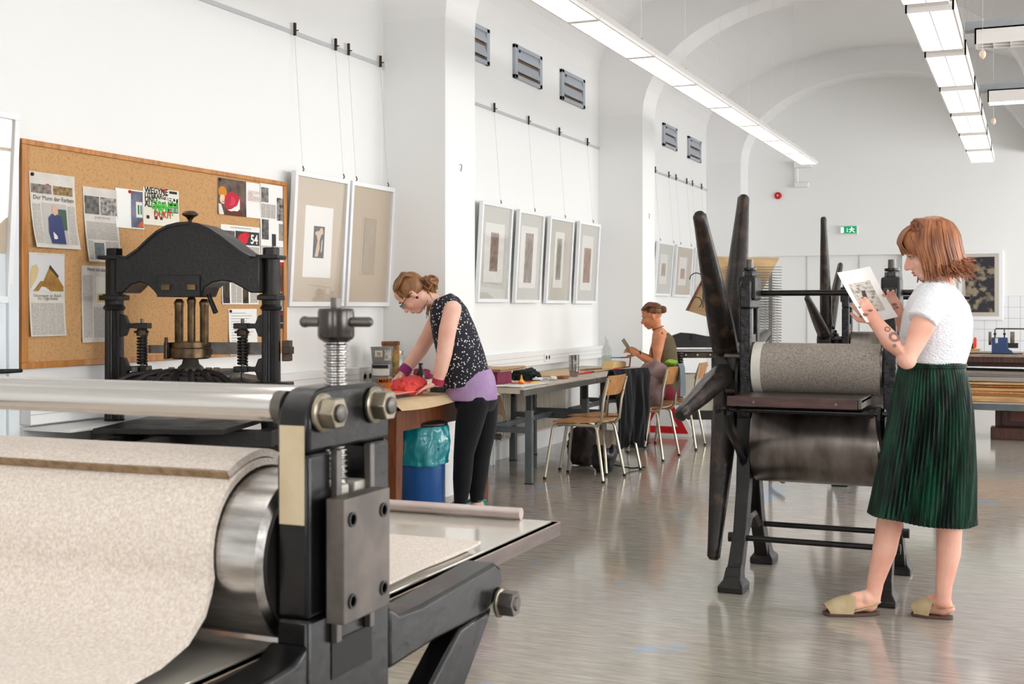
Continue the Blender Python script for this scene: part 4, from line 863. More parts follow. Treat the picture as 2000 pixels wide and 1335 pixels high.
    MB().cyl((L0 - .01, oy - .46, .87), (R1 + .01, oy - .46, .87), .0125, n=14).build('tray_rod', IRONB, t)
    for x in (L0 - .03, L0 + .07, R0 - .02, R1 + .015): MB().hexa((x, oy - .46, .87), (x + .02, oy - .46, .87), .022).build('rod_nut', IRONB, t)
    # drive: wheel, shaft and the crank plates between wheel and frame
    X = L0 - .10
    MB().cyl((X, oy + .12, 1.03), (L0, oy + .12, 1.03), .035, n=16).build('wheel_shaft', IRON, t)
    MB().tube([(L0 - .05, oy - .02, 1.10), (L0 - .05, oy - .03, 1.02), (L0 - .05, oy, .93)], [.03, .022, .034], 10, flat=.5).build('link_plate', IRON, t)
    MB().cyl((L0 - .09, oy - .02, 1.1), (L0 - .01, oy - .02, 1.1), .017, n=10).build('link_bolt', STEELD, t); MB().cyl((L0 - .09, oy, .93), (L0 - .01, oy, .93), .02, n=10).build('link_bolt', STEELD, t)
    MB().cyl((L0 - .03, oy + .06, .97), (L0 - .012, oy + .06, .97), .14, n=30).build('gear_disc', IRON, t, bevel=.003)
    return t, X
P1 = (-.955, 6.14)
t1, XW = etching_press(P1, 'black etching press with a star wheel and grey felt roller beside the standing woman')
star_wheel(t1, XW, 6.26, 1.03, .98, 9.5, SPOKE)
m = MB().lathe([(.114, .0), (.1265, .0), (.1265, .61), (.114, .61)], (P1[0] - .325, P1[1] + .02, 1.042), (1, 0, 0), 64)
o = single(m, 'felt_blanket', FELTG, 'grey felt wrapped round the roller of the star wheel press', 'felt', 'felt of the star wheel press')
m = MB().lathe([(.114, .0), (.130, .0), (.130, .045), (.114, .045)], (P1[0] - .327, P1[1] + .02, 1.042), (1, 0, 0), 64)
single(m, 'felt_edging', FELTW, 'white felt edge band on the left end of the grey felt roller', 'felt', 'felt of the star wheel press')
t2, XW2 = etching_press((-.98, 9.85), 'second etching press with a star wheel standing farther back behind the print')
star_wheel(t2, -1.5, 9.9, 1.08, .98, 100, SPOKE, w0=.05, w1=.024)
# dark platen press behind the seated woman
t = thing('proof_press', 'dark press with an arched back rest behind the seated woman', 'press', (-3.55, 13.59, 0))
def S(px, py, z=13.9):
    u = (px - 1000) / 2400.; return ((px - 1352) / 2400. * z, 1.35 - (py - 598) / 2400. * z)
t.rotation_euler = (0, 0, TH)
top = [S(*p) for p in ((1308, 672), (1312, 655), (1330, 649), (1355, 651), (1380, 656), (1410, 658), (1440, 664), (1440, 672))]
B(MB().prism(top + [S(1440, 678), S(1308, 678)], 'y', -.05, .05), 'arched_back', IRON, t, smooth=0, bevel=.01)
B(MB().prism([S(1308, 662), S(1440, 666), S(1440, 678), S(1308, 678)], 'y', -.07, -.05).box(-.02, .0, -.07, -.05, S(0, 670)[1], S(0, 652)[1]), 'back_rib', IRON, t, smooth=0)
B(MB().box(S(1308, 0)[0], S(1445, 0)[0], -.4, .1, S(0, 684)[1], S(0, 681)[1]), 'steel_bed', STEEL, t, smooth=0)
B(MB().box(S(1308, 0)[0], S(1445, 0)[0], -.38, .08, S(0, 696)[1], S(0, 685)[1]), 'bed_body', BRASSD, t, smooth=0, bevel=.008)
for px in (1330, 1352, 1376): B(MB().cyl((S(px, 0)[0], -.4, S(0, 690)[1]), (S(px, 0)[0], -.38, S(0, 690)[1]), .012, n=8), 'bed_bolt', STEEL, t)
for px in (1318, 1398): 
    x = S(px, 0)[0]
    for y in (-.33, .05): B(MB().box(x - .04, x + .04, y - .04, y + .04, 0, S(0, 697)[1]), 'leg', IRON, t, smooth=0, bevel=.01)
    B(MB().tube([(x + .035 * cos(k * pi / 4), -.40 + .035 * sin(k * pi / 4), .62 + .22 * k / 64) for k in range(65)], .01, 5), 'coil_spring', IRON, t)
B(MB().box(S(1312, 0)[0], S(1404, 0)[0], -.34, .06, .1, .2), 'foot_beam', IRON, t, smooth=0, bevel=.01)
B(MB().box(S(1312, 0)[0] + .05, S(1404, 0)[0] - .05, -.3, .0, .2, .6), 'drawer_box', M('pale_box', (190, 184, 170), .7), t, smooth=0)

# ================================================================== wire drying rack with a tilted board
t = thing('drying_rack', 'wire drying rack with many springy shelves and a tilted plywood top behind the press', 'rack', (-1.88, 9.0, 0), TH)
WIRE = M('galvanised_wire', (104, 100, 94), .45, .5)
def RP(px, py, z=9.0): return ((px - 1515) / 2400. * z, 1.35 - (py - 598) / 2400. * z)
sh = None
for i in range(30):
    z = RP(0, 521 + 5.35 * i)[1]
    if sh is None:
        m = MB(); w, d = .31, .46
        x0 = RP(1468, 0)[0]; x1 = RP(1567, 0)[0]; d = .36; RI = .012
        m.bar((x0, 0, 0), (x1, 0, 0), .005, .005).bar((x0 + .02, d, RI), (x1 + .02, d, RI), .005, .005)
        for j in range(9):
            x = x0 + (x1 - x0) * j / 8; m.bar((x, 0, 0), (x + .02, d, RI), .0024, .0024)
        for j in range(2, 6, 2): m.bar((x0, d * j / 6, RI * j / 6), (x1, d * j / 6, RI * j / 6), .0024, .0024)
        sh = B(m, 'wire_shelf', WIRE, t, smooth=0); o = sh
    else: o = sh.copy(); COL.objects.link(o); o.parent = t
    o.location = (0, 0, z)
bq = [RP(1457, 500, 9.4), RP(1583, 503, 9.4), RP(1512, 640, 9.4), RP(1402, 606, 9.4)]
B(MB().prism([(a_, b_) for a_, b_ in bq], 'y', .405, .425), 'tilted_board', WOODL, t, smooth=0)
B(MB().prism([(bq[0][0] - .012, bq[0][1]), (bq[0][0] + .01, bq[0][1]), (bq[3][0] + .01, bq[3][1]), (bq[3][0] - .012, bq[3][1])], 'y', .38, .405), 'board_edge', WOODT, t, smooth=0)
for x in (x0 - .02, x1 + .015):
    B(MB().box(x - .01, x + .01, .44, .48, 0, 1.7).box(x - .01, x + .01, .0, .48, .05, .08), 'rack_post', STEELD, t, smooth=0)
t = thing('hook_pair', 'two bent wire hooks hanging beside the rack in front of the white wall', 'hook', (-2.32, 9.0, 0), TH)
for z, mm in ((1.55, 1), (1.38, .8)):
    B(MB().tube([(.05 * mm * cos(radians(a)), 0, z + .05 * mm * sin(radians(a))) for a in range(-60, 200, 20)], .004, 6), 'wire_hook', IRON, t)
B(MB().cyl((.05, 0, 1.34), (.05, 0, 1.56), .004, n=6), 'hook_stem', IRON, t)
# ================================================================== wooden work table with the inking things
def blob(c, r, seed=0, amp=.25, fr=3., n=28, m=18, flat=None):
    r = Vector(r)
    def fn(v, c0):
        d = v - c0; k = 1 + amp * (noise.fractal(Vector((d.x / r.x, d.y / r.y, d.z / r.z)) * fr * .5 + Vector((seed, seed * 2, 0)), 1., 2., 4))
        p = c0 + d * k
        if flat is not None and p.z < flat: p.z = flat
        return p
    return MB().sphere(c, r, n, m, fn)
t = thing('work_table', 'old reddish wooden work table with square legs at the bending woman', 'table', (-3.85, 7.1, 0))
TT = .782
MB().box(-4.25, -3.46, 6.38, 7.80, TT - .028, TT).build('tabletop', WOODT, t, smooth=0, bevel=.004)
for x in (-4.2, -3.505):
    for y in (6.46, 7.73):
        MB().add([(x + a * r, y + b * r, z) for z, r in ((0, .032), (.05, .034), (.734, .045)) for a, b in ((-1, -1), (1, -1), (1, 1), (-1, 1))], [(0, 3, 2, 1)] + [(i + 4 * k, (i + 1) % 4 + 4 * k, (i + 1) % 4 + 4 * k + 4, i + 4 * k + 4) for k in range(2) for i in range(4)] + [(8, 9, 10, 11)]).build('leg', WOODT, t, smooth=0, bevel=.004)
MB().box(-3.52, -3.49, 6.5, 7.7, .60, .734).build('apron', WOODT, t, smooth=0); MB().box(-4.22, -4.19, 6.5, 7.7, .60, .734).build('apron', WOODT, t, smooth=0)
MB().box(-4.16, -3.54, 6.44, 6.47, .60, .734).build('apron', WOODT, t, smooth=0); MB().box(-4.16, -3.54, 7.72, 7.75, .60, .734).build('apron', WOODT, t, smooth=0)
MB().box(-4.16, -3.54, 6.45, 6.475, .22, .27).build('stretcher', WOODT, t, smooth=0)
def kr(u, v):
    x = -4.15 + .755 * u; y = 6.36 + 1.44 * v + (.14 * max(0, v - .8) * 5 if u > .45 else 0); z = TT + .003
    if u > .92: z -= max(0, x + 3.455) * .75 * (1 + .2 * sin(v * 7))
    if y > 7.80: z -= .0 + (y - 7.80) * 1.4
    return (x, y, max(z, TT + .0025) if (x < -3.46 and y < 7.80) else z)
single(MB().sheet(kr, 24, 30, .0008), 'kraft_paper', KRAFT, 'sheet of brown kraft paper covering the wooden work table, hanging over its edge', 'paper')
def can(x, y, z, r, h, label, body, band=None, lid=None, taper=1., grp='cans on the wooden table'):
    t = thing('paint_can', label, 'can', (x, y, z), group=grp)
    MB().lathe([(r * .96 * taper, 0), (r * taper, .004), (r, h - .006), (r * 1.03, h - .004), (r * 1.03, h), (r * .9, h), (r * .88, h - .012), (.001, h - .012)], (x, y, z), n=32).build('body', body, t)
    if band:
        for a0, a1, z0, z1, mt in band:
            MB().sheet(lambda u, v: (x + (r + .0012) * cos(radians(a0 + (a1 - a0) * u)), y + (r + .0012) * sin(radians(a0 + (a1 - a0) * u)), z + h * (z0 + (z1 - z0) * v)), 16, 1, .0006).build('label_print', mt, t)
    if lid: MB().lathe([(r * 1.04, 0), (r * 1.06, .003), (r * 1.06, .02), (r * .98, .026), (.001, .026)], (x, y, z + h - .003), n=30).build('lid', lid, t)
    return t
CANG = M('can_grey_metal', (150, 152, 154), .4, .5, (134, 136, 138), 12)
V0 = -67  # viewing azimuth of the camera as seen from the cans
c0 = can(-4.05, 7.30, TT + .004, .072, .095, 'lowest grey can of the stack, with an orange printed label', CANG, [(V0 - 15, V0 + 62, .04, .86, PC((232, 120, 36)))])
def rndtext(tx, size, r, cx, cy, z, az, mat, par):
    right = (-sin(radians(az)), cos(radians(az)), 0); text_mesh(tx, size, (cx + r * cos(radians(az)), cy + r * sin(radians(az)), z), right, (0, 0, 1), 'lettering', mat, par, 'CENTER', .0008)
rndtext('MARY', .034, .0765, -4.05, 7.30, TT + .058, V0 + 22, PC((30, 26, 26)), c0)
MB().lathe([(.017, 0), (.017, .002), (.007, .002)], (-4.05 + .0735 * cos(radians(V0 + 10)), 7.30 + .0735 * sin(radians(V0 + 10)), TT + .03), (cos(radians(V0 + 10)), sin(radians(V0 + 10)), 0), 14).build('colour_wheel', PC((90, 120, 190), c2=(230, 200, 60), vs=60), c0)
can(-4.05, 7.30, TT + .10, .070, .082, 'middle grey can of the stack, with a black and white label', CANG, [(V0 - 60, V0 + 50, .05, .6, PC((226, 222, 214))), (V0 - 60, V0 + 40, .66, .9, PC((32, 31, 32)))])
can(-4.05, 7.30, TT + .183, .076, .112, 'topmost wide grey can of the stack, with a barcode label', M('can_grey_paint', (140, 141, 143), .5, .2), [(V0 - 32, V0 + 8, .42, .8, PC((214, 208, 190))), (V0 + 18, V0 + 58, .2, .86, PC((206, 204, 196), c2=(150, 148, 144), vs=60)), (V0 - 20, V0, .46, .7, PC((70, 66, 62), c2=(200, 196, 190), vs=150))], taper=.86)
can(-4.08, 7.475, TT + .004, .060, .30, 'tall ochre tin with a rusty dark lid behind the can stack', PC((196, 152, 84), c2=(120, 84, 52), vs=20), [(V0 - 70, V0 + 70, .55, .6, PC((92, 128, 60))), (V0 - 70, V0 + 70, .1, .3, PC((66, 44, 36)))], PC((84, 60, 48), c2=(176, 108, 66), vs=14))
JAR = glassmat('jar_glass', (.86, .92, .9))
def jar(x, y, r, h, label, lidm, band):
    t = thing('glass_jar', label, 'jar', (x, y, TT + .004), group='jars on the wooden table')
    MB().lathe([(.001, .002), (r * .95, 0), (r, .008), (r, h - .05), (r * .86, h - .03), (r * .86, h - .02)], (x, y, TT + .004), n=26).build('glass', PC((176, 178, 172), .15, c2=(150, 156, 150), vs=12), t)
    MB().lathe([(r * .9, h - .03), (r * .92, h - .028), (r * .92, h - .002), (r * .88, h), (.001, h)], (x, y, TT + .004), n=26).build('lid', lidm, t)
    MB().sheet(lambda u, v: (x + (r + .001) * cos(radians(V0 - 60 + 130 * u)), y + (r + .001) * sin(radians(V0 - 60 + 130 * u)), TT + .02 + .05 * v), 14, 1, .0005).build('label_print', band, t)
jar(-4.12, 7.63, .055, .255, 'tall silver lidded jar behind the bent arm', CHROME, PC((196, 196, 190)))
jar(-3.98, 7.53, .05, .13, 'short glass jar with a teal label next to the bottle', CHROME, PC((44, 112, 120)))
jar(-4.1, 7.12, .04, .06, 'small dark glass jar with a grey lid left of the can stack', STEELD, PC((30, 30, 32)))
t = thing('brown_bottle', 'small brown glass bottle with a teal label on the work table', 'bottle', (-3.86, 7.50, TT + .004))
MB().lathe([(.001, 0), (.03, 0), (.032, .006), (.032, .095), (.024, .118), (.014, .135), (.013, .165), (.016, .167), (.016, .176), (.001, .176)], (-3.86, 7.50, TT + .004), n=24).build('glass', PC((58, 46, 38), .12), t)
MB().sheet(lambda u, v: (-3.86 + .0328 * cos(radians(V0 - 70 + 150 * u)), 7.50 + .0328 * sin(radians(V0 - 70 + 150 * u)), TT + .02 + .06 * v), 14, 1, .0005).build('label_print', PC((36, 66, 74), c2=(40, 120, 130), vs=40), t)
single(blob((-4.0, 7.72, TT + .085), (.1, .12, .04), 3, .3, 3.), 'folded_cloth', M('magenta_cloth', (132, 26, 66), .9, bump=.3, bscale=50), 'dark magenta folded cloth on top of the books behind the arm', 'cloth')
for i, (c, hh) in enumerate((((150, 34, 58), .018), ((214, 200, 182), .022), ((206, 192, 168), .014))):
    z = TT + .004 + sum(((.018, .022, .014)[k]) for k in range(i))
    single(MB().box(-4.1, -3.88, 7.6, 7.80, z, z + hh), 'book', PC(c), ('red book at the bottom of the pile behind the bottle', 'cream book in the middle of the pile behind the bottle', 'top cream booklet of the pile behind the bottle')[i], 'book', 'books on the work table', smooth=0, bevel=.002)
CRUM = M('red_pink_cloth', (214, 46, 74), .8, col2=(232, 92, 76), vscale=9, bump=.5, bscale=30, contrast=(.3, .7))
single(blob((-3.66, 6.95, TT + .058), (.11, .13, .064), 5, .24, 4., 60, 40, flat=TT + .005), 'crumpled_cloth', CRUM, 'crumpled red and pink cloth on the kraft paper', 'cloth', smooth=30)
t = thing('ink_plate', 'pale orange inking plate with a red edge under the woman\'s hand', 'plate', (-3.78, 6.82, TT + .004))
MB().box(-3.98, -3.58, 6.62, 7.02, TT + .03, TT + .036).build('plate', PC((232, 186, 150), .5, c2=(226, 150, 120), vs=7), t, smooth=0)
MB().box(-3.985, -3.575, 6.615, 7.025, TT + .026, TT + .031).build('edge', PC((196, 60, 52)), t, smooth=0)
MB().box(-3.95, -3.61, 6.65, 6.99, TT + .004, TT + .026).build('base_block', PC((60, 58, 60)), t, smooth=0)
single(MB().box(-3.66, -3.55, 7.24, 7.38, TT + .004, TT + .04), 'ink_block', PC((56, 60, 60), c2=(84, 92, 88), vs=20), 'dark grey block with a green top next to the leaning hand', 'block', smooth=0, bevel=.006)
# bin below the table
t = thing('waste_bin', 'blue waste bin lined with a teal plastic bag under the work table', 'bin', (-3.55, 6.93, 0))
bx, by = -3.56, 6.93
MB().lathe([(.13, 0), (.135, .01), (.152, .55), (.146, .55), (.13, .02), (.001, .02)], (bx, by, 0), n=40).build('bin_body', M('blue_plastic', (28, 84, 148), .32, col2=(22, 70, 128), vscale=3), t)
BAG = M('teal_plastic_bag', (14, 132, 142), .22, spec=.7, coat=.3)
m = MB(); nb = 72
def bagf(u, v):
    a = 2 * pi * u; z = .36 + .24 * v; k = .018 * noise.noise(Vector((cos(a) * 3, sin(a) * 3, z * 9))) + .008 * noise.noise(Vector((cos(a) * 9, sin(a) * 9, z * 22)))
    r = .158 + .018 * sin(pi * v) ** .6 + k
    if v < .08: r += .006
    return (bx + r * cos(a), by + r * sin(a), z + .012 * noise.noise(Vector((cos(a) * 2.5, sin(a) * 2.5, 3))) * (1 - v))
MB().sheet(bagf, nb, 22, 0).build('plastic_bag', BAG, t, smooth=50)
lid = MB().lathe([(.16, .60), (.165, .605), (.165, .618), (.14, .628), (.04, .634), (.001, .634)], (bx, by, 0), n=36).build('bin_lid', BLACKP, t)
MB().tube([(bx - .03 + .0, by - .03, .63), (bx - .028, by - .03, .655), (bx, by, .668), (bx + .028, by + .03, .655), (bx + .03, by + .03, .63)], .008, 8).build('lid_handle', BLACKP, lid)

# ================================================================== steel tables along the wall
TZ = .742
def steel_table(y0, y1, label, legs):
    t = thing('steel_table', label, 'table', (-3.9, (y0 + y1) / 2, 0), group='steel tables along the left wall')
    MB().box(-4.26, -3.47, y0, y1, TZ - .012, TZ).build('tabletop', LINO, t, smooth=0, bevel=.002)
    MB().box(-3.5, -3.472, y0 + .002, y1 - .002, TZ - .058, TZ - .012).build('edge_profile', M('edge_profile_steel', (112, 110, 106), .4, .6), t, smooth=0)
    MB().box(-4.26, -3.5, y0, y0 + .03, TZ - .04, TZ - .012).build('end_rail', LINO, t, smooth=0)
    for y in legs:
        for x in (-3.53, -4.2):
            l = MB().box(x - .028, x + .028, y - .024, y + .024, 0, .56).build('leg', GREYP, t, smooth=0, bevel=.003)
            MB().box(x - .021, x + .021, y - .018, y + .018, .56, TZ - .012).build('leg_extension', DARKP, l, smooth=0)
            MB().cyl((x + .028, y, .50), (x + .036, y, .50), .01, n=8).build('leg_bolt', CHROME, l)
            MB().box(x - .03, x + .03, y - .026, y + .026, 0, .008).build('leg_foot', RUBBER, l, smooth=0)
        MB().box(-4.18, -3.55, y - .015, y + .015, .385, .43).build('side_rail', GREYP, t, smooth=0)
    MB().box(-3.86, -3.83, legs[0], legs[1], .40, .44).build('long_rail', GREYP, t, smooth=0)
    for y in (y0 + .04, y0 + .09, y1 - .09, y1 - .04): MB().cyl((-3.472, y, TZ - .03), (-3.467, y, TZ - .03), .006, n=8).build('profile_screw', CHROME, t)
steel_table(8.40, 10.06, 'grey steel table nearest the wooden table', (8.66, 9.93))
steel_table(10.065, 11.9, 'farther grey steel table where the woman sits', (10.4, 11.75))
# things on the steel tables
t = thing('magenta_box', 'magenta box with brown folders lying on it on the steel table', 'box', (-3.95, 8.75, TZ))
MB().box(-4.1, -3.76, 8.58, 8.86, TZ, TZ + .115).build('box_body', M('magenta_card', (146, 50, 84), .7, col2=(124, 40, 70), vscale=9), t, smooth=0, bevel=.004)
for i in range(3): single(MB().sheet(lambda u, v: (-4.16 + .46 * u, 8.5 + .5 * v, TZ + .118 + .008 * i + .02 * max(0, v - .7) * sin(u * 6 + i)), 10, 10, .006), 'folder', PC(((170, 138, 104), (146, 112, 82), (190, 160, 124))[i]), ('lowest', 'middle', 'topmost')[i] + ' brown folder lying on the magenta box', 'folder', 'folders on the magenta box')
t = thing('glue_bottle', 'small yellow bottle with a pointed cap beside the magenta box', 'bottle', (-3.62, 8.72, TZ))
MB().lathe([(.001, 0), (.02, 0), (.024, .006), (.024, .03), (.012, .048), (.009, .052)], (-3.62, 8.72, TZ), n=18).build('body', PC((240, 176, 24), .4), t); MB().lathe([(.01, .05), (.008, .06), (.004, .08), (.001, .082)], (-3.62, 8.72, TZ), n=14).build('nozzle', PC((236, 148, 20), .4), t)
single(blob((-3.85, 9.35, TZ + .045), (.1, .15, .05), 8, .45, 4., 36, 22, flat=TZ + .002), 'knitted_cap', M('dark_green_wool', (24, 32, 26), .95, bump=.6, bscale=120), 'crumpled dark green knitted cap on the steel table', 'cap')
def sheets(y0, y1, x0, x1, z, n, label, mat, seed):
    for i in range(n):
        dx, dy = .03 * nz(seed, i * 3.3), .04 * nz(seed + 5, i * 2.1)
        single(MB().sheet(lambda u, v: (x0 + dx + (x1 - x0) * u, y0 + dy + (y1 - y0) * v, z + .003 * i + .01 * max(0, nz(u * 3 + seed, v * 3, i)) ), 8, 8, .0012), 'paper_sheet', mat[i % len(mat)], (('lowest ', 'second ', 'third ', 'top ')[i if i < n - 1 else 3]) + label, 'paper', label)
sheets(8.44, 9.0, -3.74, -3.5, TZ + .002, 4, 'crumpled white sheet at the front corner of the steel table', [PAPER, PC((226, 220, 210)), PAPER], 2)
sheets(9.0, 9.6, -4.15, -3.75, TZ + .002, 2, 'pale brown sheet in the middle of the steel table', [KRAFT, PC((216, 200, 176))], 4)
sheets(9.9, 11.0, -4.2, -3.72, TZ + .002, 2, 'tan board behind the steel cup', [PC((214, 178, 132)), PC((206, 176, 138))], 7)
single(MB().box(-3.68, -3.61, 9.62, 9.74, TZ + .002, TZ + .024), 'wood_block', PC((142, 84, 48)), 'brown wooden block beside the steel cup', 'block', smooth=0, bevel=.003)
single(blob((-3.72, 9.3, TZ + .014), (.04, .06, .016), 14, .5, 4., flat=TZ + .001), 'tissue', PAPER, 'crumpled white tissue in front of the dark cap, nearer one', 'tissue', 'tissues')
single(blob((-3.66, 9.5, TZ + .014), (.03, .05, .014), 18, .5, 4., flat=TZ + .001), 'tissue', PAPER, 'crumpled white tissue near the wooden block', 'tissue', 'tissues')
t = thing('steel_cup', 'tall brushed steel cup standing on the steel table', 'cup', (-3.66, 10.0, TZ + .012))
MB().lathe([(.001, .002), (.036, 0), (.038, .004), (.043, .06), (.047, .12), (.046, .18), (.0475, .185), (.0445, .185), (.042, .12), (.03, .01), (.001, .01)], (-3.66, 10.0, TZ + .004), n=32).build('cup_body', STEEL, t)
pens = [((-3.6, 9.95), (-3.56, 10.16), PC((206, 40, 36)), 'red handled tool lying beside the steel cup', .008), ((-3.62, 10.12), (-3.6, 10.36), PC((26, 26, 28)), 'black knife lying behind the red tool', .007), ((-3.58, 8.66), (-3.54, 8.88), PC((222, 96, 60)), 'orange pen among the white sheets', .005), ((-3.68, 8.86), (-3.6, 9.06), PC((36, 34, 36)), 'black pen near the yellow bottle', .005), ((-3.56, 8.76), (-3.53, 8.86), PC((236, 186, 40)), 'short yellow pencil stub on the white sheets', .006), ((-3.66, 8.6), (-3.6, 8.7), PC((190, 40, 60)), 'red pencil left of the yellow bottle', .005), ((-3.78, 10.5), (-3.7, 10.86), PC((120, 84, 56)), 'brown wooden brush lying near the glass bottle', .01)]
for a, b, mt, lb, r in pens:
    z = TZ + .012 + r + (.008 if b[1] > 10 else .006)
    single(MB().tube([(a[0], a[1], z), ((a[0] * 3 + b[0]) / 4, (a[1] * 3 + b[1]) / 4, z), (b[0], b[1], z)], [r * .5, r, r * .8], 8), 'hand_tool', mt, lb, 'tool', 'small tools on the steel table')
t = thing('glass_bottle', 'clear glass swing top bottle half full of water on the far steel table', 'bottle', (-3.9, 11.6, TZ))
MB().lathe([(.001, .0), (.048, 0), (.05, .006), (.05, .17), (.044, .195), (.02, .225), (.016, .26), (.018, .275), (.018, .285), (.001, .285)], (-3.9, 11.6, TZ + .001), n=28).build('glass', glassmat('bottle_glass', (.88, .92, .9)), t)
MB().lathe([(.001, .006), (.044, .006), (.045, .012), (.045, .12), (.001, .12)], (-3.9, 11.6, TZ + .001), n=24).build('water', glassmat('bottle_water', (.9, .9, .84)), t)
MB().lathe([(.018, .285), (.019, .29), (.016, .31), (.001, .313)], (-3.9, 11.6, TZ + .001), n=16).build('stopper', WHITE, t)
t = thing('pencil_case', 'tan wedge shaped pouch with a red and blue edge on the far steel table', 'pouch', (-3.7, 11.3, TZ))
MB().prism([(11.02, TZ + .014), (11.42, TZ + .014), (11.44, TZ + .07), (11.30, TZ + .085), (11.08, TZ + .09)], 'x', -3.76, -3.64).build('pouch', M('tan_cloth', (212, 178, 122), .8, bump=.3, bscale=30), t, smooth=0, bevel=.012)
MB().tube([(-3.63, 11.02, TZ + .02), (-3.63, 11.5, TZ + .02), (-3.64, 11.56, TZ + .11), (-3.66, 11.3, TZ + .115)], .007, 6).build('zip_edge', PC((176, 66, 54)), t)
MB().tube([(-3.66, 11.3, TZ + .115), (-3.7, 11.14, TZ + .12)], .007, 6).build('zip_end', PC((84, 136, 190)), t)
# ================================================================== chairs
def chair():
    t = thing('wooden_chair', '', 'chair', (0, 0, 0), group='tubular steel chairs with plywood seats')
    # faces -x, seat height .45
    def sf(u, v): 
        x = -.2 + .39 * u; y = (-.195 + .39 * v) * (1 - .12 * (1 - u) * 0 - .08 * u)
        return (x, y, .452 - .012 * sin(pi * u) - .02 * max(0, .12 - u) * 8 * .3 + .012 * (2 * v - 1) ** 2 * u)
    MB().sheet(sf, 14, 10, -.011).build('seat', WOODC, t, W=False)
    def bf(u, v):
        y = -.19 + .38 * u; zz = .665 + .15 * v
        return (.215 + .05 * v - .03 * (1 - (2 * u - 1) ** 2) * -1, y * (1 - .06 * (2 * v - 1) ** 4), zz)
    MB().sheet(bf, 14, 8, .01).build('backrest', WOODC, t, W=False)
    for s in (-1, 1):
        MB().tube([(-.17, s * .175, .43), (-.19, s * .18, .425), (-.205, s * .19, .40), (-.26, s * .225, 0)], .0115, 10).build('leg', CHROME, t, W=False)
        MB().tube([(.11, s * .175, .43), (.15, s * .18, .425), (.165, s * .185, .40), (.235, s * .225, 0)], .0115, 10).build('leg', CHROME, t, W=False)
        MB().tube([(.0, s * .175, .428), (.17, s * .182, .43), (.205, s * .186, .47), (.22, s * .19, .62), (.262, s * .19, .80)], .0115, 10).build('back_post', CHROME, t, W=False)
        MB().tube([(-.17, s * .175, .432), (.12, s * .175, .432)], .0115, 10).build('seat_rail', CHROME, t, W=False)
        for x, y in ((-.26, s * .225), (.235, s * .225)): MB().lathe([(.0135, 0), (.0135, .02)], (x * .995, y * .995, 0), n=10).build('leg_cap', RUBBER, t, W=False)
        for z in (.69, .78): MB().cyl((.2 + (z - .6) * .25, s * .165, z), (.232 + (z - .6) * .25, s * .165, z), .006, n=8).build('rivet', CHROME, t, W=False)
    MB().tube([(-.16, -.175, .42), (-.16, .175, .42)], .01, 8).build('cross_rail', CHROME, t, W=False)
    return t
ch = chair()
ch.location = (-3.24, 9.14, 0); ch.rotation_euler = (0, 0, -.06); ch['label'] = 'empty plywood chair with tubular legs, nearest to the camera'
c2 = copy_tree(ch, (-3.28, 9.62, 0), -.35, 'plywood chair with a black jacket over its backrest')
c3 = copy_tree(ch, (-3.19, 10.6, 0), -.05, 'plywood chair with a mauve rucksack on its seat')
c4 = copy_tree(ch, (-3.16, 11.5, 0), .06, 'plywood chair the seated woman uses, farthest in the row')
# jacket over the second chair
def jk(u, v):
    # u runs over the backrest from inside to outside, v along its width
    L = [(.21, .60), (.225, .72), (.262, .835), (.30, .845), (.325, .78), (.335, .62), (.345, .46), (.345, .32), (.34, .22)]
    k = u * (len(L) - 1); i = min(int(k), len(L) - 2); f = k - i; x = L[i][0] + (L[i + 1][0] - L[i][0]) * f; z = L[i][1] + (L[i + 1][1] - L[i][1]) * f
    w = .235 if u < .5 else .235 - .12 * (u - .5) + .025 * nz(u * 4, 7.)
    y = (2 * v - 1) * w
    fold = min(1, max(0, (u - .25) * 2.2)) * (.05 * noise.noise(Vector((v * 5.5 + u * .8, u * 1.6, 3))) + .02 * noise.noise(Vector((v * 13, u * 4, 9)))) + .01 * noise.noise(Vector((v * 6, u * 5, 1)))
    z += max(0, u - .5) * (.22 * nz(v * 3.2, 2.2) + .07 * nz(v * 11, 5.))
    return (-3.28 + (x + fold) * cos(.35) + y * sin(.35), 9.62 - (x + fold) * sin(.35) + y * cos(.35), z + .004)
single(MB().sheet(jk, 46, 44, .012), 'black_jacket', BLACKC, 'black jacket draped over the backrest of the second chair', 'jacket', smooth=70)
# rucksack with clothes on the third chair
MAUVE = M('mauve_cloth', (142, 116, 112), .85, col2=(112, 90, 90), vscale=5, bump=.35, bscale=25)
t = thing('rucksack', 'slumped mauve rucksack lying on the seat of the third chair', 'bag', (-3.2, 10.72, .46))
blob((-3.19, 10.6, .635), (.185, .2, .19), 21, .28, 2.6, 40, 26, flat=.467).build('bag_body', MAUVE, t, smooth=60)
blob((-3.1, 10.6, .745), (.11, .165, .12), 25, .3, 3., 28, 18).build('bag_top', MAUVE, t, smooth=60)
MB().tube([(-3.33, 10.44, .62), (-3.3, 10.42, .66), (-3.26, 10.42, .7)], .008, 6).build('zip_pull', PC((92, 74, 70)), t)
def gj(u, v):
    L = [(.235, .74), (.262, .825), (.285, .835), (.30, .80), (.305, .66), (.302, .54)]
    k = u * (len(L) - 1); i = min(int(k), len(L) - 2); f = k - i; x = L[i][0] + (L[i + 1][0] - L[i][0]) * f; z = L[i][1] + (L[i + 1][1] - L[i][1]) * f
    return (-3.19 + x + .01 * sin(v * 12 + u), 10.6 + .02 + .18 * v + .03 * (u - .5) * (v - .5), z + .006)
single(MB().sheet(gj, 24, 14, .008), 'grey_scarf', M('grey_blue_cloth', (112, 122, 130), .9, bump=.2, bscale=60), 'grey blue cloth hanging over the backrest of the third chair', 'cloth', smooth=70)
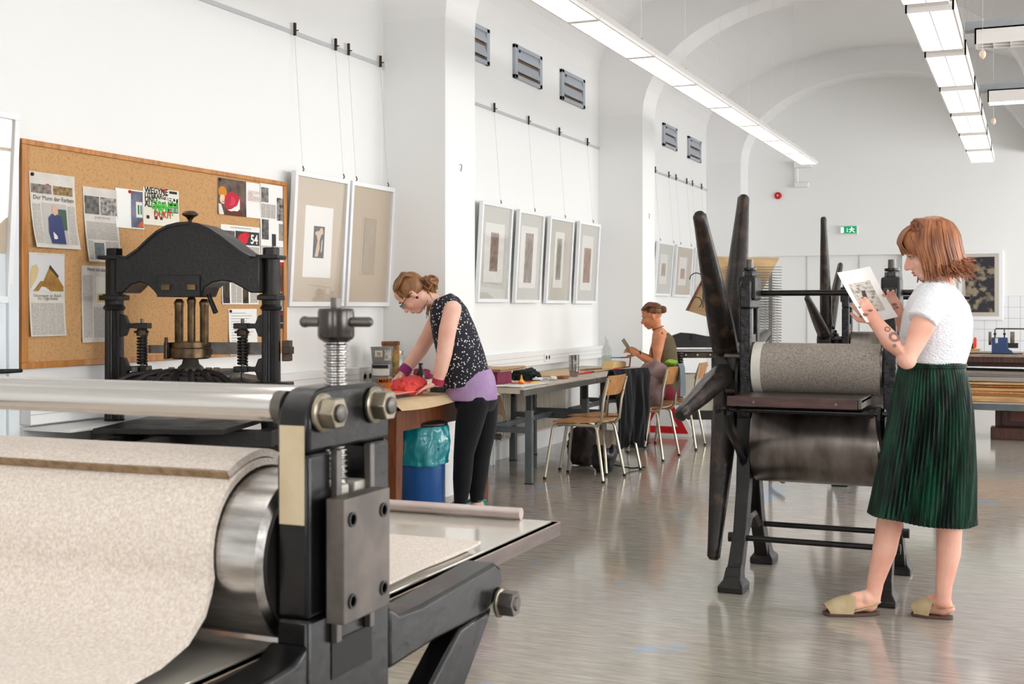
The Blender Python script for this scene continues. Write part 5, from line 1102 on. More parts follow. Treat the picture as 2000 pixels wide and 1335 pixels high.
single(blob((-3.0, 10.75, .845), (.05, .09, .03), 31, .2, 3.), 'green_pouch', M('lime_green', (136, 178, 26), .5), 'lime green pouch on top of the third chair behind the rucksack', 'pouch')
# bags on the floor
t = thing('black_bag', 'black leather bag with a beige panel on the floor by the first chair', 'bag', (-3.2, 9.55, 0))
blob((-3.22, 9.52, .13), (.1, .15, .135), 41, .22, 3., 32, 20, flat=.003).build('leather_body', M('black_leather', (20, 20, 22), .3, bump=.2, bscale=30), t, smooth=60)
MB().prism([(9.42, .2), (9.62, .2), (9.66, .33), (9.46, .35)], 'x', -3.27, -3.15).build('beige_panel', M('beige_canvas', (176, 160, 140), .8), t, smooth=0, bevel=.02)
MB().tube([(-3.16, 9.6, .05), (-3.05, 9.72, .015), (-2.98, 9.86, .012)], .007, 6).build('strap', BLACKC, t)
single(blob((-3.52, 9.85, .17), (.13, .17, .17), 45, .3, 3., 32, 20, flat=.003), 'dark_rucksack', M('dark_canvas', (38, 38, 36), .85, col2=(62, 44, 40), vscale=6), 'dark rucksack standing under the steel table behind the leather bag', 'bag', smooth=60)
single(blob((-3.5, 10.45, .12), (.12, .16, .12), 49, .3, 3., 32, 20, flat=.003), 'dark_bag', M('black_nylon', (24, 24, 26), .5), 'black bag lying under the far steel table', 'bag', smooth=60)
# road sign leaning under the table
t = thing('warning_sign', 'red and white triangular warning sign standing on the floor behind the chairs', 'sign', (-3.55, 12.45, 0))
MB().prism([(-3.86, .0), (-3.26, .0), (-3.24, .05), (-3.53, .58), (-3.59, .58), (-3.88, .05)], 'y', 12.44, 12.46).build('white_panel', WHITE, t, smooth=0)
MB().strip([(-3.83, .03), (-3.29, .03), (-3.56, .52), (-3.83, .03)], [(-3.72, .10), (-3.40, .10), (-3.56, .39), (-3.72, .10)], 'y', 12.432, 12.44).build('red_border', RED, t, smooth=0)
# ================================================================== bench with stacked boards at the back right
BY = 13.2
t = thing('work_bench', 'long bench with a dark wooden top at the back right', 'bench', (.3, 13.6, 0))
MB().box(-.75, 1.5, BY - .02, 14.1, .845, .868).build('bench_top', PC((150, 134, 120), .5, c2=(120, 106, 96), vs=8), t, smooth=0)
MB().box(-.74, 1.5, BY, 14.08, .79, .845).build('bench_frame', WOODD, t, smooth=0)
MB().box(-.74, 1.5, BY + .03, 14.05, .745, .79).build('bench_body', PC((46, 30, 26)), t, smooth=0)
MB().box(-.74, 1.5, BY, 14.05, .31, .375).build('lower_channel', GREYP, t, smooth=0)
MB().box(-.74, 1.5, BY, 14.05, .375, .39).build('lower_shelf', PC((168, 158, 148)), t, smooth=0)
for x in (-.7, 1.44):
    for y in (BY + .05, 14.0): MB().box(x - .03, x + .03, y - .03, y + .03, 0, .79).build('leg', WOODD, t, smooth=0)
bz = .392; k = 0
for h, mt, x0, lb in ((.055, WOODP, -.72, 'thick pale'), (.022, WOODP, -.74, 'thin pale'), (.02, WOODO, -.7, 'orange'), (.03, WOODP, -.73, 'warped pale'), (.018, WOODO, -.71, 'slim orange'), (.022, WOODP, -.69, 'upper pale'), (.045, PC((150, 142, 134)), -.72, 'thick grey'), (.02, PC((176, 168, 158)), -.7, 'grey'), (.03, PC((128, 118, 110)), -.73, 'dark grey')):
    k += 1
    single(MB().sheet(lambda u, v: (x0 + 2.1 * u, BY - .01 + .02 * (k % 3) + .7 * v, bz + h + .004 * sin(u * 5 + k)), 12, 2, h), 'board', mt, lb + ' board in the pile under the bench, number %d from the floor' % k if False else lb + ' board lying in the pile on the shelf of the bench', 'board', 'boards stacked under the bench', smooth=30)
    bz += h + .006
t = thing('cupboard', 'dark wooden cupboard with a panelled door under the bench', 'cupboard', (.2, 13.9, 0))
MB().box(-.36, 1.2, 13.6, 14.06, 0, .30).build('carcass', WOODD, t, smooth=0)
MB().box(-.40, 1.2, 13.4, 13.62, 0, .12).build('plinth', WOODD, t, smooth=0, bevel=.008)
d = MB().box(-.3, .3, 13.58, 13.6, .13, .3).build('door', WOODD, t, smooth=0, bevel=.003); MB().box(-.22, .22, 13.572, 13.58, .17, .29).build('door_panel', M('cupboard_panel', (104, 56, 36), .4), d, smooth=0, bevel=.004)
MB().cyl((-.26, 13.55, .26), (-.26, 13.58, .26), .012, n=10).build('door_knob', BRASS, d)
t = thing('bench_grinder', 'blue bench grinder with two grey wheels on the bench', 'grinder', (-.28, 13.5, .868))
GB = M('grinder_blue', (44, 66, 106), .45, .1)
gx, gz = -.30, .868
MB().prism([(gx - .09, gz), (gx + .12, gz), (gx + .1, gz + .03), (gx + .065, gz + .05), (gx + .06, gz + .165), (gx - .09, gz + .165)], 'y', 13.42, 13.56).build('body', GB, t, smooth=0, bevel=.008)
for x in (gx - .12, gx + .085): MB().cyl((x, 13.49, gz + .155), (x + (.025 if x < gx else .04), 13.49, gz + .155), .068 if x < gx else .07, n=26).build('grinding_wheel', PC((120, 108, 94), c2=(90, 82, 74), vs=30), t)
for x in (gx - .06, gx + .03): 
    MB().cyl((x, 13.49, gz + .165), (x, 13.49, gz + .2), .007, n=8).lathe([(.014, 0), (.014, .012), (.006, .012)], (x, 13.485, gz + .2), (0, -1, 0), 12).build('eye_bolt', IRON, t)
MB().tube([(gx - .06, 13.49, gz + .2), (gx - .06, 13.49, gz + .245), (gx - .05, 13.49, gz + .255), (gx + .3, 13.49, gz + .255)], .007, 8).tube([(gx + .03, 13.49, gz + .255), (gx + .03, 13.49, gz + .2)], .006, 8).build('guard_bar', STEELD, t)
MB().box(gx + .06, gx + .16, 13.43, 13.55, gz + .06, gz + .11).build('tool_rest', IRON, t, smooth=0)
MB().box(gx - .055, gx - .03, 13.414, 13.42, gz + .11, gz + .16).build('rating_plate', PC((206, 200, 186)), t, smooth=0)
t = thing('hand_plane', 'orange handled tool on a wooden block behind the woman\'s back', 'tool', (-.58, 13.5, .868))
MB().prism([(-.66, .868), (-.54, .868), (-.5, .90), (-.5, .915), (-.64, .915)], 'y', 13.44, 13.52).build('block', WOODP, t, smooth=0, bevel=.004)
MB().prism([(-.575, .92), (-.545, .92), (-.535, .935), (-.535, 1.02), (-.545, 1.035), (-.56, 1.03)], 'y', 13.46, 13.5).build('handle', PC((236, 68, 30), .4), t, smooth=0, bevel=.006)
MB().box(-.6, -.56, 13.465, 13.495, .914, .97).build('blade_holder', IRON, t, smooth=0)
single(MB().tube([(-.66, 13.32, .874), (-.5, 13.28, .876), (-.4, 13.34, .874), (-.25, 13.3, .874), (-.1, 13.33, .876)], .006, 6), 'power_cord', BLACKP, 'black power cord lying along the front of the bench', 'cord')
# ================================================================== people
def remesh(mb, name, mat, parent, voxel=.005, it=4, fac=.5):
    me = bpy.data.meshes.new(name); me.from_pydata(mb.v, [], mb.f)
    bm = bmesh.new(); bm.from_mesh(me); bmesh.ops.recalc_face_normals(bm, faces=bm.faces); bm.to_mesh(me); bm.free()
    ob = bpy.data.objects.new(name, me); COL.objects.link(ob)
    r = ob.modifiers.new('r', 'REMESH'); r.mode = 'VOXEL'; r.voxel_size = voxel; r.adaptivity = 0
    s = ob.modifiers.new('s', 'SMOOTH'); s.factor = fac; s.iterations = it
    dg = bpy.context.evaluated_depsgraph_get(); dg.update()
    nm = bpy.data.meshes.new_from_object(ob.evaluated_get(dg))
    bpy.data.objects.remove(ob)
    nm.name = name; nm.materials.clear(); nm.materials.append(mat)
    nm.polygons.foreach_set('use_smooth', [True] * len(nm.polygons))
    o = bpy.data.objects.new(name, nm); COL.objects.link(o); o.parent = parent
    return o
def ell3(mb, c, ax, r, n=18, m=12):
    b = MB().sphere((0, 0, 0), 1, n, m); F, R, U = ax; c = Vector(c)
    return mb.add([c + F * (v[0] * r[0]) + R * (v[1] * r[1]) + U * (v[2] * r[2]) for v in b.v], b.f)
def limb(mb, pts, rad, n=18, ref=None):
    mb.tube(pts, rad, n, ref=ref)
    for p, r in ((pts[0], rad[0]), (pts[-1], rad[-1])):
        if not hasattr(r, '__len__'): mb.sphere(p, r, 14, 10)
    for p, r in zip(pts[1:-1], rad[1:-1]):
        if not hasattr(r, '__len__'): mb.sphere(p, r * .985, 14, 10)
    return mb
def axes(F, U):
    F = Vector(F).normalized(); U = Vector(U); U = (U - F * U.dot(F)).normalized(); return F, U.cross(F).normalized(), U
def head(mb, C, ax, k=1.):
    F, R, U = ax; C = Vector(C)
    P = lambda f, r, u: C + (F * f + R * r + U * u) * k
    E = lambda c, r: ell3(mb, P(*c), ax, [x * k for x in r])
    E((-.012, 0, .034), (.099, .077, .083)); E((.02, 0, -.028), (.073, .064, .086)); E((-.005, 0, -.055), (.062, .058, .05)); E((.056, 0, -.09), (.03, .034, .025)); E((.02, 0, -.085), (.05, .045, .025)); E((.07, 0, .024), (.022, .05, .02)); E((.04, 0, .05), (.05, .062, .05))
    mb.tube([P(.082, 0, .012), P(.1, 0, -.014), P(.114, 0, -.034)], [.008 * k, .0095 * k, .011 * k], 10); mb.sphere(P(.112, 0, -.036), .0115 * k, 12, 8)
    for s in (-1, 1):
        mb.sphere(P(.099, s * .011, -.041), .0085 * k, 10, 8); E((.052, s * .036, -.032), (.03, .026, .03)); E((-.012, s * .076, -.016), (.018, .008, .03)); E((.066, s * .034, .022), (.016, .024, .012))
    E((.089, 0, -.0625), (.0125, .023, .0065)); E((.086, 0, -.0745), (.0125, .021, .0075)); E((.084, 0, -.055), (.012, .018, .01))
def eyes(par, C, ax, k=1., brow=(96, 58, 38), lid=False):
    F, R, U = ax; C = Vector(C); P = lambda f, r, u: C + (F * f + R * r + U * u) * k
    for s in (-1, 1):
        m = MB(); ell3(m, P(.0755, s * .031, -.001), ax, (.0105 * k, .0125 * k, .0052 * k), 12, 8); e = m.build('eye', M('eye_white', (196, 184, 176), .3), par, W=False)
        m = MB(); ell3(m, P(.0825, s * .031, -.0015), ax, (.0045 * k, .0055 * k, .005 * k), 10, 8); m.build('iris', M('iris_dark', (52, 42, 36), .2), e, W=False)
        MB().tube([P(.0865, s * .016, .0065), P(.088, s * .031, .009), P(.083, s * .046, .006)], [.0016 * k, .0022 * k, .0014 * k], 6).build('eyelashes', M('lashes', (36, 24, 20), .6), e, W=False)
        MB().tube([P(.092, s * .012, .0235), P(.0915, s * .03, .029), P(.08, s * .049, .0255)], [.003 * k, .0034 * k, .0018 * k], 6).build('eyebrow', M('brow_%d' % brow[0], brow, .7), par, W=False)
    m = MB(); ell3(m, P(.0955, 0, -.0625), ax, (.007 * k, .021 * k, .0052 * k), 14, 8); ell3(m, P(.0925, 0, -.0745), ax, (.0075 * k, .0185 * k, .006 * k), 14, 8); m.build('lips', M('lips', (196, 112, 104), .45), par, W=False)
def hand(mb, W, D, N, curl=(.25, .4, .3), side=1, k=1., thumb=(.6, .3), splay=.1):
    W = Vector(W); D = Vector(D).normalized(); N = Vector(N); N = (N - D * N.dot(D)).normalized(); S = N.cross(D).normalized()
    ell3(mb, W + D * .045 * k, (D, S, N), (.056 * k, .039 * k, .0165 * k)); ell3(mb, W + D * .07 * k, (D, S, N), (.03 * k, .04 * k, .0145 * k)); ell3(mb, W + D * .01 * k, (D, S, N), (.035 * k, .029 * k, .02 * k))
    for i, (o, l) in enumerate(((.03, .9), (.0105, 1.), (-.0095, .95), (-.029, .74))):
        o *= side
        p = W + D * (.083 - .02 * abs(o) / .03 * .4) * k + S * o * k; pts = [p]; a = 0; d0 = (D + S * (o / .03) * splay).normalized()
        for c, L in zip(curl, (.043, .027, .021)):
            a += c; pts.append(pts[-1] + (d0 * cos(a) + N * sin(a)) * L * l * k)
        limb(mb, pts, [.0092 * k, .0086 * k, .0078 * k, .0066 * k], 10)
    p = W + D * .022 * k + S * side * .026 * k; d1 = (D * .62 + S * side * .72 + N * thumb[1]).normalized(); p2 = p + d1 * .04 * k; d2 = (D * (.95) + S * side * (.35 - thumb[0] * .5) + N * thumb[1] * 1.4).normalized(); p3 = p2 + d2 * .03 * k
    limb(mb, [p, p2, p3, p3 + d2 * .022 * k], [.0145 * k, .011 * k, .0095 * k, .0075 * k], 10)
def foot(mb, heel, toe, ankle, k=1.):
    H = Vector(heel); T = Vector(toe); D = (T - H).normalized(); L = (T - H).length; U = Vector((0, 0, 1)); S = U.cross(D).normalized(); ax = (D, S, U)
    ell3(mb, H + D * .035 + U * .035, ax, (.04, .031, .036)); ell3(mb, H + D * L * .45 + U * .032, ax, (.09, .033, .032)); ell3(mb, H + D * L * .72 + U * .024, ax, (.06, .043, .024)); ell3(mb, H + D * L * .33 + U * .055, ax, (.06, .029, .035))
    for i, o in enumerate((-.032, -.017, -.002, .013, .029)):
        ell3(mb, H + D * (L - .022 - .008 * (i if True else 0)) + S * o + U * .014, ax, (.022, .0085 + .003 * (i == 4), .011), 10, 7)
    limb(mb, [ankle, H + D * .05 + U * .06], [.034, .036])
def sole(heel, toe, w=.046, z0=.0, z1=.014, n=26):
    H = Vector(heel); T = Vector(toe); D = (T - H); L = D.length; D.normalize(); S = Vector((0, 0, 1)).cross(D).normalized(); pts = []
    for i in range(n):
        a = 2 * pi * i / n; u = .5 - .5 * cos(a); ww = w * (.72 + .36 * min(1, u * 1.3)) * abs(sin(a)) ** .55 * (1 if sin(a) > 0 else -1)
        p = H + D * (-.012 + (L + .024) * u) + S * ww; pts.append((p.x, p.y))
    return MB().prism(pts, 'z', z0, z1)
def placer(px0, py0):
    u = (px0 - 1000) / 2400.; z0 = 2400 * 1.35 / (py0 - 598.)
    loc = Vector((z0 * (u * CT - ST), z0 * (u * ST + CT), 0))
    def J(px, py, d=0.):
        zz = z0 + d
        return Vector(((px - 1000) / 2400. * zz - u * z0, d, 1.35 - (py - 598) / 2400. * zz))
    return loc, J
def skin(name, c, c2): 
    m = M(name, c, .5, col2=c2, vscale=9, bump=.04, bscale=160, spec=.35); b = m.node_tree.nodes['Principled BSDF']
    b.inputs['Subsurface Weight'].default_value = .12; b.inputs['Subsurface Radius'].default_value = (.6, .25, .15); b.inputs['Subsurface Scale'].default_value = .02
    return m
def hairmat(name, c, c2): return M(name, c, .42, col2=c2, vscale=30, st=(1., 1., .22), spec=.45, contrast=(.3, .7), bump=.25, bscale=70)
def lock(mb, pts, r0, n=6):
    P_ = [Vector(p) for p in pts]; Q_ = [P_[0]] + P_ + [P_[-1]]; pts = []
    for i in range(1, len(Q_) - 2):
        for k in range(3):
            t = k / 3.; a, b, c, d = Q_[i - 1], Q_[i], Q_[i + 1], Q_[i + 2]
            pts.append(.5 * ((2 * b) + (c - a) * t + (2 * a - 5 * b + 4 * c - d) * t * t + (3 * b - a - 3 * c + d) * t ** 3))
    pts.append(P_[-1])
    m = len(pts); mb.tube(pts, [(r0 * (1 - .75 * (i / (m - 1)) ** 2), r0 * .55 * (1 - .75 * (i / (m - 1)) ** 2)) for i in range(m)], n)
# ------------------------------------------------------------------ standing woman reading a print
loc, J = placer(1760, 1205)
p1 = thing('person', 'red haired woman in a white crop top and green pleated skirt holding a print', 'person', loc, TH)
SK1 = skin('skin_fair', (238, 186, 164), (226, 164, 144))
f1 = Vector((-.86, .5, 0))
m = MB()
m.tube([J(1824, 830), J(1822, 790), J(1822, 712), J(1828, 650), J(1829, 605), J(1836, 574), J(1842, 556)], [(.12, .15), (.122, .155), (.1, .122), (.112, .138), (.112, .15), (.08, .155), (.052, .058)], 24, ref=f1)
limb(m, [J(1843, 565), J(1836, 540), J(1824, 512)], [.054, .048, .05])
C1 = J(1814, 487); ax1 = axes((-.89, .2, -.41), (-.42, 0, .91))
head(m, C1, ax1, 1.04)
# legs: far leg in front, near leg behind
limb(m, [J(1806, 800, .08), J(1775, 900, .07), J(1741, 1003, .05), J(1727, 1075, .05), J(1710, 1135, .05), J(1705, 1168, .05)], [.095, .08, .057, .052, .036, .032])
limb(m, [J(1838, 800, -.09), J(1842, 900, -.06), J(1855, 1012, -.08), J(1853, 1080, -.07), J(1844, 1140, -.06), J(1842, 1172, -.05)], [.085, .066, .054, .05, .035, .032])
hF, tF = J(1712, 1204, .05), J(1613, 1204, .045); hR, tR = J(1856, 1207, -.03), J(1786, 1190, .05)
for h_, t_ in ((hF, tF), (hR, tR)): h_.z = .012; t_.z = .012
foot(m, hF, tF, J(1705, 1168, .05)); foot(m, hR, tR, J(1842, 1172, -.05))
# arms
SL, EL, WL = J(1822, 590, -.16), J(1771, 702, -.2), J(1708, 626, -.1)
limb(m, [SL, J(1800, 640, -.19), EL, J(1742, 668, -.16), WL], [.056, .05, .042, .041, .029])
SRr, ER, WR = J(1800, 588, .17), J(1778, 672, .2), J(1757, 612, .13)
limb(m, [SRr, J(1788, 630, .2), ER, J(1768, 640, .17), WR], [.054, .047, .04, .036, .027])
hand(m, WL, J(1683, 596, -.09) - WL, Vector((.35, .8, -.2)), (.55, .9, .6), -1, .95, (.5, .5))
hand(m, WR, J(1735, 583, .1) - WR, Vector((-.3, -.75, .3)), (.25, .35, .3), 1, .95, (.3, .4))
remesh(m, 'body', SK1, p1, .0045, 5)
eyes(p1, C1, ax1, 1.04, (120, 74, 48))
# shirt
m = MB()
m.tube([J(1821, 711), J(1822, 700), J(1827, 665), J(1831, 620), J(1834, 590), J(1838, 568), J(1843, 553)], [(.132, .15), (.138, .155), (.15, .168), (.146, .178), (.125, .185), (.092, .17), (.052, .085)], 30, ref=f1)
limb(m, [J(1828, 580, -.13), J(1812, 605, -.175), J(1800, 627, -.192)], [(.075, .07), (.066, .064), (.064, .06)])
m.sphere(J(1828, 582, -.12), .068)
limb(m, [J(1812, 580, .13), J(1798, 603, .18), J(1793, 618, .195)], [(.07, .068), (.062, .06), (.058, .056)]); m.sphere(J(1812, 582, .13), .065)
SHIRT = M('white_seersucker', (236, 238, 244), .85, bump=.9, bscale=75, st=(1, 1, 1.8), sheen=.2, spec=.2)
remesh(m, 'crop_top', SHIRT, p1, .006, 4)
# pleated skirt
VEL = M('dark_green_velvet', (5, 22, 15), .5, col2=(18, 76, 52), vscale=26, st=(1, 1, .12), sheen=0., spec=.3, contrast=(.42, .78), bump=.3, bscale=120)  # brighter green noise paints the velvet's glints into its colour
rings = [(1820, 706, .133, .145), (1820, 716, .136, .148), (1820, 728, .142, .156), (1820, 760, .155, .172), (1819, 800, .168, .186), (1815, 860, .182, .196), (1809, 920, .196, .204), (1803, 980, .208, .212), (1799, 1013, .216, .218)]
m = MB(); n = 68 * 6; nr = 40; vs_ = []
for j in range(nr + 1):
    q_ = j / nr * (len(rings) - 1); i = min(int(q_), len(rings) - 2); ff = q_ - i; a, b = rings[i], rings[i + 1]; r = [a[k] + (b[k] - a[k]) * ff for k in range(4)]
    c = J(r[0], r[1]); t_ = j / nr
    for k in range(n):
        an = 2 * pi * k / n; ph = (68 * k / n + .12 * sin(3 * an + 5 * t_)) % 1.; tri = abs(2 * ph - 1)
        am = .012 + .035 * min(1, t_ * 1.6); big = .045 * t_ * sin(4 * an + 1.1 + .6 * t_) + .03 * t_ * sin(7 * an + 2)
        rr = 1 + am * (tri - .5) * 1.6 + big
        x = r[2] * cos(an) * rr; y = r[3] * sin(an) * rr
        vs_.append((c.x + x, c.y + y, c.z + (.012 * t_ * cos(an) * -1 if False else -.0 * t_) - .02 * t_ * cos(an)))
fs_ = [(j * n + k, j * n + (k + 1) % n, (j + 1) * n + (k + 1) % n, (j + 1) * n + k) for j in range(nr) for k in range(n)] + [tuple(range(n))]
m.add(vs_, fs_); m.build('pleated_skirt', VEL, p1, W=False, smooth=55)
m = MB()
cw = J(1820, 711)
for j in range(2): m.tube([(cw.x + .137 * cos(a * pi / 24), cw.y + .149 * sin(a * pi / 24), cw.z - .008 * j) for a in range(48)], .007, 6, closed=True)
m.build('waistband', VEL, p1, W=False)
# sandals
SUEDE = M('beige_suede', (196, 178, 142), .9, bump=.15, bscale=120, col2=(178, 158, 122), vscale=12)
SOLE = M('brown_sole', (84, 62, 48), .6)
for h_, t_, nm in ((hF, tF, 1), (hR, tR, 2)):
    sh = sole(h_, t_).build('sandal', SOLE, p1, W=False, bevel=.003)
    D = (t_ - h_); L = D.length; D.normalize(); S = Vector((0, 0, 1)).cross(D)
    def up(u, v):
        a = pi * v; w_ = .05 * (1 - .35 * u * u); hh = .073 * cos(u * 1.12)
        p = h_ + D * (L * (.52 + .43 * u) + .02 * sin(a) * (1 - 2 * u) * -1) + S * (w_ * cos(a)); return (p.x, p.y, .014 + hh * sin(a) ** .8)
    MB().sheet(up, 10, 18, .003).build('toe_cap', SUEDE, sh, W=False)
    pts = []
    for a in range(-120, 121, 12):
        b_ = radians(a); p = h_ + D * (.04 - .05 * cos(b_) + .0) + S * (.038 * sin(b_)); pts.append((p.x + D.x * max(0, abs(a) - 60) * .0013, p.y + D.y * max(0, abs(a) - 60) * .0013, .055 - max(0, abs(a) - 50) * .0006))
    MB().tube(pts, [(.004, .009)] * len(pts), 8, ref=(0, 0, 1)).build('heel_strap', SUEDE, sh, W=False)
# hair: a cap, a curtain of locks round the back and sides, a fringe and a small knot
HR = hairmat('copper_hair', (176, 114, 74), (104, 58, 36))  # highlight and shadow tones of the copper hair are mixed into its colour
F, R, U = ax1
up_ = Vector((0, 0, 1)); Fh = Vector((F.x, F.y, 0)).normalized(); Rh = up_.cross(Fh)
m = MB()
ell3(m, C1 - F * .022 + U * .04, ax1, (.115, .094, .098)); ell3(m, J(1838, 495), (Fh, Rh, up_), (.075, .088, .09)); ell3(m, J(1847, 518), (Fh, Rh, up_), (.068, .092, .06))
random.seed(11)
cr = C1 + U * .135 - F * .005
for i in range(520):
    phi = radians(random.uniform(52, 308)); tl = random.random()
    dr = Fh * cos(phi) + Rh * sin(phi)
    side = abs(sin(phi))
    r1 = .108 - .012 * side + random.uniform(-.008, .008)
    c0_ = C1 - F * .02 + U * .02
    p = [cr + dr * .015 + Vector((0, 0, random.uniform(-.004, .006))), c0_ + dr * (.058 + .01 * tl) + up_ * .098, c0_ + dr * (r1 - .004) + up_ * .05, c0_ + dr * (r1 + .012) - up_ * .01]
    bot = random.uniform(-.105, -.172) - .012 * cos(phi) ; fl = random.uniform(-.015, .042) * (1.1 if cos(phi) < -.2 else .4)
    ctr = Vector((.016 * (1 - 0), 0, 0))
    p += [c0_ + ctr + dr * (r1 + .012) - up_ * .07, c0_ + ctr * 1.5 + dr * (r1 + .008 + fl * .2) + up_ * (bot + .03), c0_ + ctr * 2 + dr * (r1 + .012 + fl) + up_ * (bot + random.uniform(-.012, .03))]
    lock(m, p, random.uniform(.006, .0105))
for s in (-1, 1):     # locks that close the temple between fringe and sides
    for i in range(60):
        a = random.random(); b = random.uniform(-.01, .035)
        p = [C1 + U * .13 + R * s * .03 * a, C1 + U * .105 + F * (.02 + .055 * a) + R * s * (.062 - .015 * a), C1 + U * .06 + F * (.04 + .05 * a) + R * s * (.083 - .018 * a), C1 + U * (.005 + b) + F * (.045 + .042 * a) + R * s * (.083 - .02 * a)]
        lock(m, p, random.uniform(.006, .009))
for i in range(110):   # fringe sweeping forward over the brow
    y_ = random.uniform(-.07, .07)
    p = [C1 + U * .125 + F * .0 + R * y_ * .5, C1 + U * .115 + F * .06 + R * y_ * .8, C1 + U * .075 + F * .102 + R * y_, C1 + U * random.uniform(.02, .036) + F * (.112 - abs(y_) * .35) + R * y_ * 1.05]
    lock(m, p, random.uniform(.006, .0095))
for s in (-1, 1):
    for i in range(44):
        a = random.uniform(0, 1)
        p = [C1 + U * .12 + R * s * .03, C1 + U * .09 + F * (.05 - .05 * a) + R * s * .075, C1 + U * .03 + F * (.045 - .05 * a) + R * s * .09, C1 - U * .04 + F * (.03 - .05 * a) + R * s * .09, C1 - U * .1 + F * (.02 - .06 * a) + R * s * .085]
        lock(m, p, .009)
kn_ = J(1794, 442, -.05)
for i in range(30):
    a = random.uniform(0, pi); ax_ = Vector((random.uniform(-1, 1), random.uniform(-1, 1), random.uniform(-1, 1))).normalized(); u_, v_ = frame_of(ax_)[1:]
    m.tube([kn_ + (u_ * cos(t) + v_ * sin(t)) * random.uniform(.02, .034) for t in [2 * pi * k / 12 for k in range(12)]], .005, 6, closed=True)
m.sphere(kn_, .02)
m.build('hair', HR, p1, W=False, smooth=80)
# tattoo on the near forearm
INK = M('tattoo_ink', (140, 110, 104), .6)
def ring_patch(p, axis, toward, r_f, r0, r1, name='tattoo'):
    A = Vector(axis).normalized(); T = Vector(toward); T = (T - A * T.dot(A)).normalized(); B_ = A.cross(T); p = Vector(p); n = 22; v = []
    for rr in (r0, r1):
        for k in range(n):
            t = 2 * pi * k / n; x, y = rr * cos(t), rr * sin(t); an = y / r_f; v.append(p + A * x + (T * cos(an) + B_ * sin(an)) * (r_f + .0022))
    return MB().add(v, [(k, (k + 1) % n, n + (k + 1) % n, n + k) for k in range(n)]).build(name, INK, p1, W=False)
ax_f = WL - EL
ring_patch(EL + ax_f * .45, ax_f, (.15, -1, .25), .043, .012, .024); ring_patch(EL + ax_f * .66, ax_f, (.15, -1, .25), .038, .007, .013); ring_patch(EL + ax_f * .3, ax_f, (-.1, -1, -.3), .0445, .002, .008)
SMUD = M('ink_smudge', (142, 100, 92), .7)
m = MB()
for (px, py, d, r) in ((1676, 600, -.115, .01), (1690, 614, -.122, .012), (1700, 606, -.118, .009), (1682, 618, -.118, .008), (1747, 594, .085, .011), (1742, 603, .085, .012), (1752, 600, .09, .008)):
    ell3(m, J(px, py, d), (Vector((1, 0, 0)), Vector((0, 1, 0)), Vector((0, 0, 1))), (r * 1.1, .005, r * .55), 10, 6)
m.build('ink_smudges', SMUD, p1, W=False)['kind'] = 'stuff'
# the print she holds
q0, q1, q2, q3 = J(1633, 533, -.13), J(1697, 521, .09), J(1752, 619, .06), J(1690, 630, -.14)
pp = thing('art_print', 'white sheet with a grey printed landscape held by the standing woman', 'paper', loc, TH)
def prf(u, v):
    a = q0.lerp(q1, u); b = q3.lerp(q2, u); p = a.lerp(b, v); nrm = (q1 - q0).cross(q3 - q0).normalized(); return p + nrm * (.012 * sin(pi * u) * (.5 + v) - .02 * (v - .5) ** 2)
MB().sheet(prf, 12, 12, .0008).build('paper', PAPER, pp, W=False)
PRT = M('grey_landscape_print', (206, 200, 188), .8, col2=(92, 86, 80), vscale=38, detail=9, contrast=(.46, .7), st=(1, 1, 2.2))
for off in (.0012, -.002):
    MB().sheet(lambda u, v: prf(.16 + .66 * u, .24 + .58 * v) + (q1 - q0).cross(q3 - q0).normalized() * off, 8, 8, 0).build('printed_image', PRT, pp, W=False)
    MB().sheet(lambda u, v: prf(.4 + .12 * u - .1 * (v - .5), .4 + .34 * v) + (q1 - q0).cross(q3 - q0).normalized() * off * 1.5, 6, 6, 0).build('printed_figure', PC((74, 68, 66)), pp, W=False)

# ------------------------------------------------------------------ woman leaning over the work table
loc, J = placer(912, 1005)
p2 = thing('person', 'woman with pinned up hair and glasses leaning over the wooden table in a dotted top', 'person', loc, TH)
SK2 = skin('skin_pale', (244, 200, 180), (236, 180, 160))
f2 = Vector((-.9, .42, 0))
m = MB()
ref = Vector((-.8, .3, -.3))
m.tube([J(930, 785), J(928, 755), J(912, 710), J(893, 655), J(877, 612), J(864, 588)], [(.09, .12), (.1, .13), (.1, .12), (.1, .13), (.09, .14), (.06, .1)], 24, ref=ref)
limb(m, [J(866, 597), J(845, 585), J(822, 577)], [.056, .049, .047])
C2 = J(805, 573); ax2 = axes((-.58, .12, -.8), (-.8, 0, .6))
head(m, C2, ax2, 1.04)
for s, pts in ((-1, [(928, 780, -.07), (916, 830, -.08), (905, 885, -.08), (902, 935, -.07), (899, 982, -.06)]), (1, [(945, 775, .08), (945, 830, .09), (938, 890, .1), (933, 940, .09), (931, 982, .08)])):
    limb(m, [J(*p) for p in pts], [.08, .07, .05, .046, .036])
hA, tA = J(912, 1001, -.05), J(868, 996, .02); hB, tB = J(942, 999, .07), J(905, 992, .16)
for v_ in (hA, tA, hB, tB): v_.z = .012
foot(m, hA, tA, J(899, 982, -.06)); foot(m, hB, tB, J(931, 982, .08))
limb(m, [J(884, 604, -.18), J(874, 645, -.21), J(868, 690, -.21), J(861, 722, -.2), J(855, 746, -.19)], [.058, .056, .05, .044, .032])
limb(m, [J(860, 612, .13), J(842, 646, .18), J(822, 682, .2), J(804, 706, .17), J(788, 726, .14)], [.056, .053, .047, .042, .031])
wn = J(855, 748, -.19); wf = J(787, 727, .14)
hn = Vector((-.9, -.1, -.3)); hand(m, wn, hn, Vector((0, 0, -1)), (.1, .25, .25), 1, .95, (.3, .2))
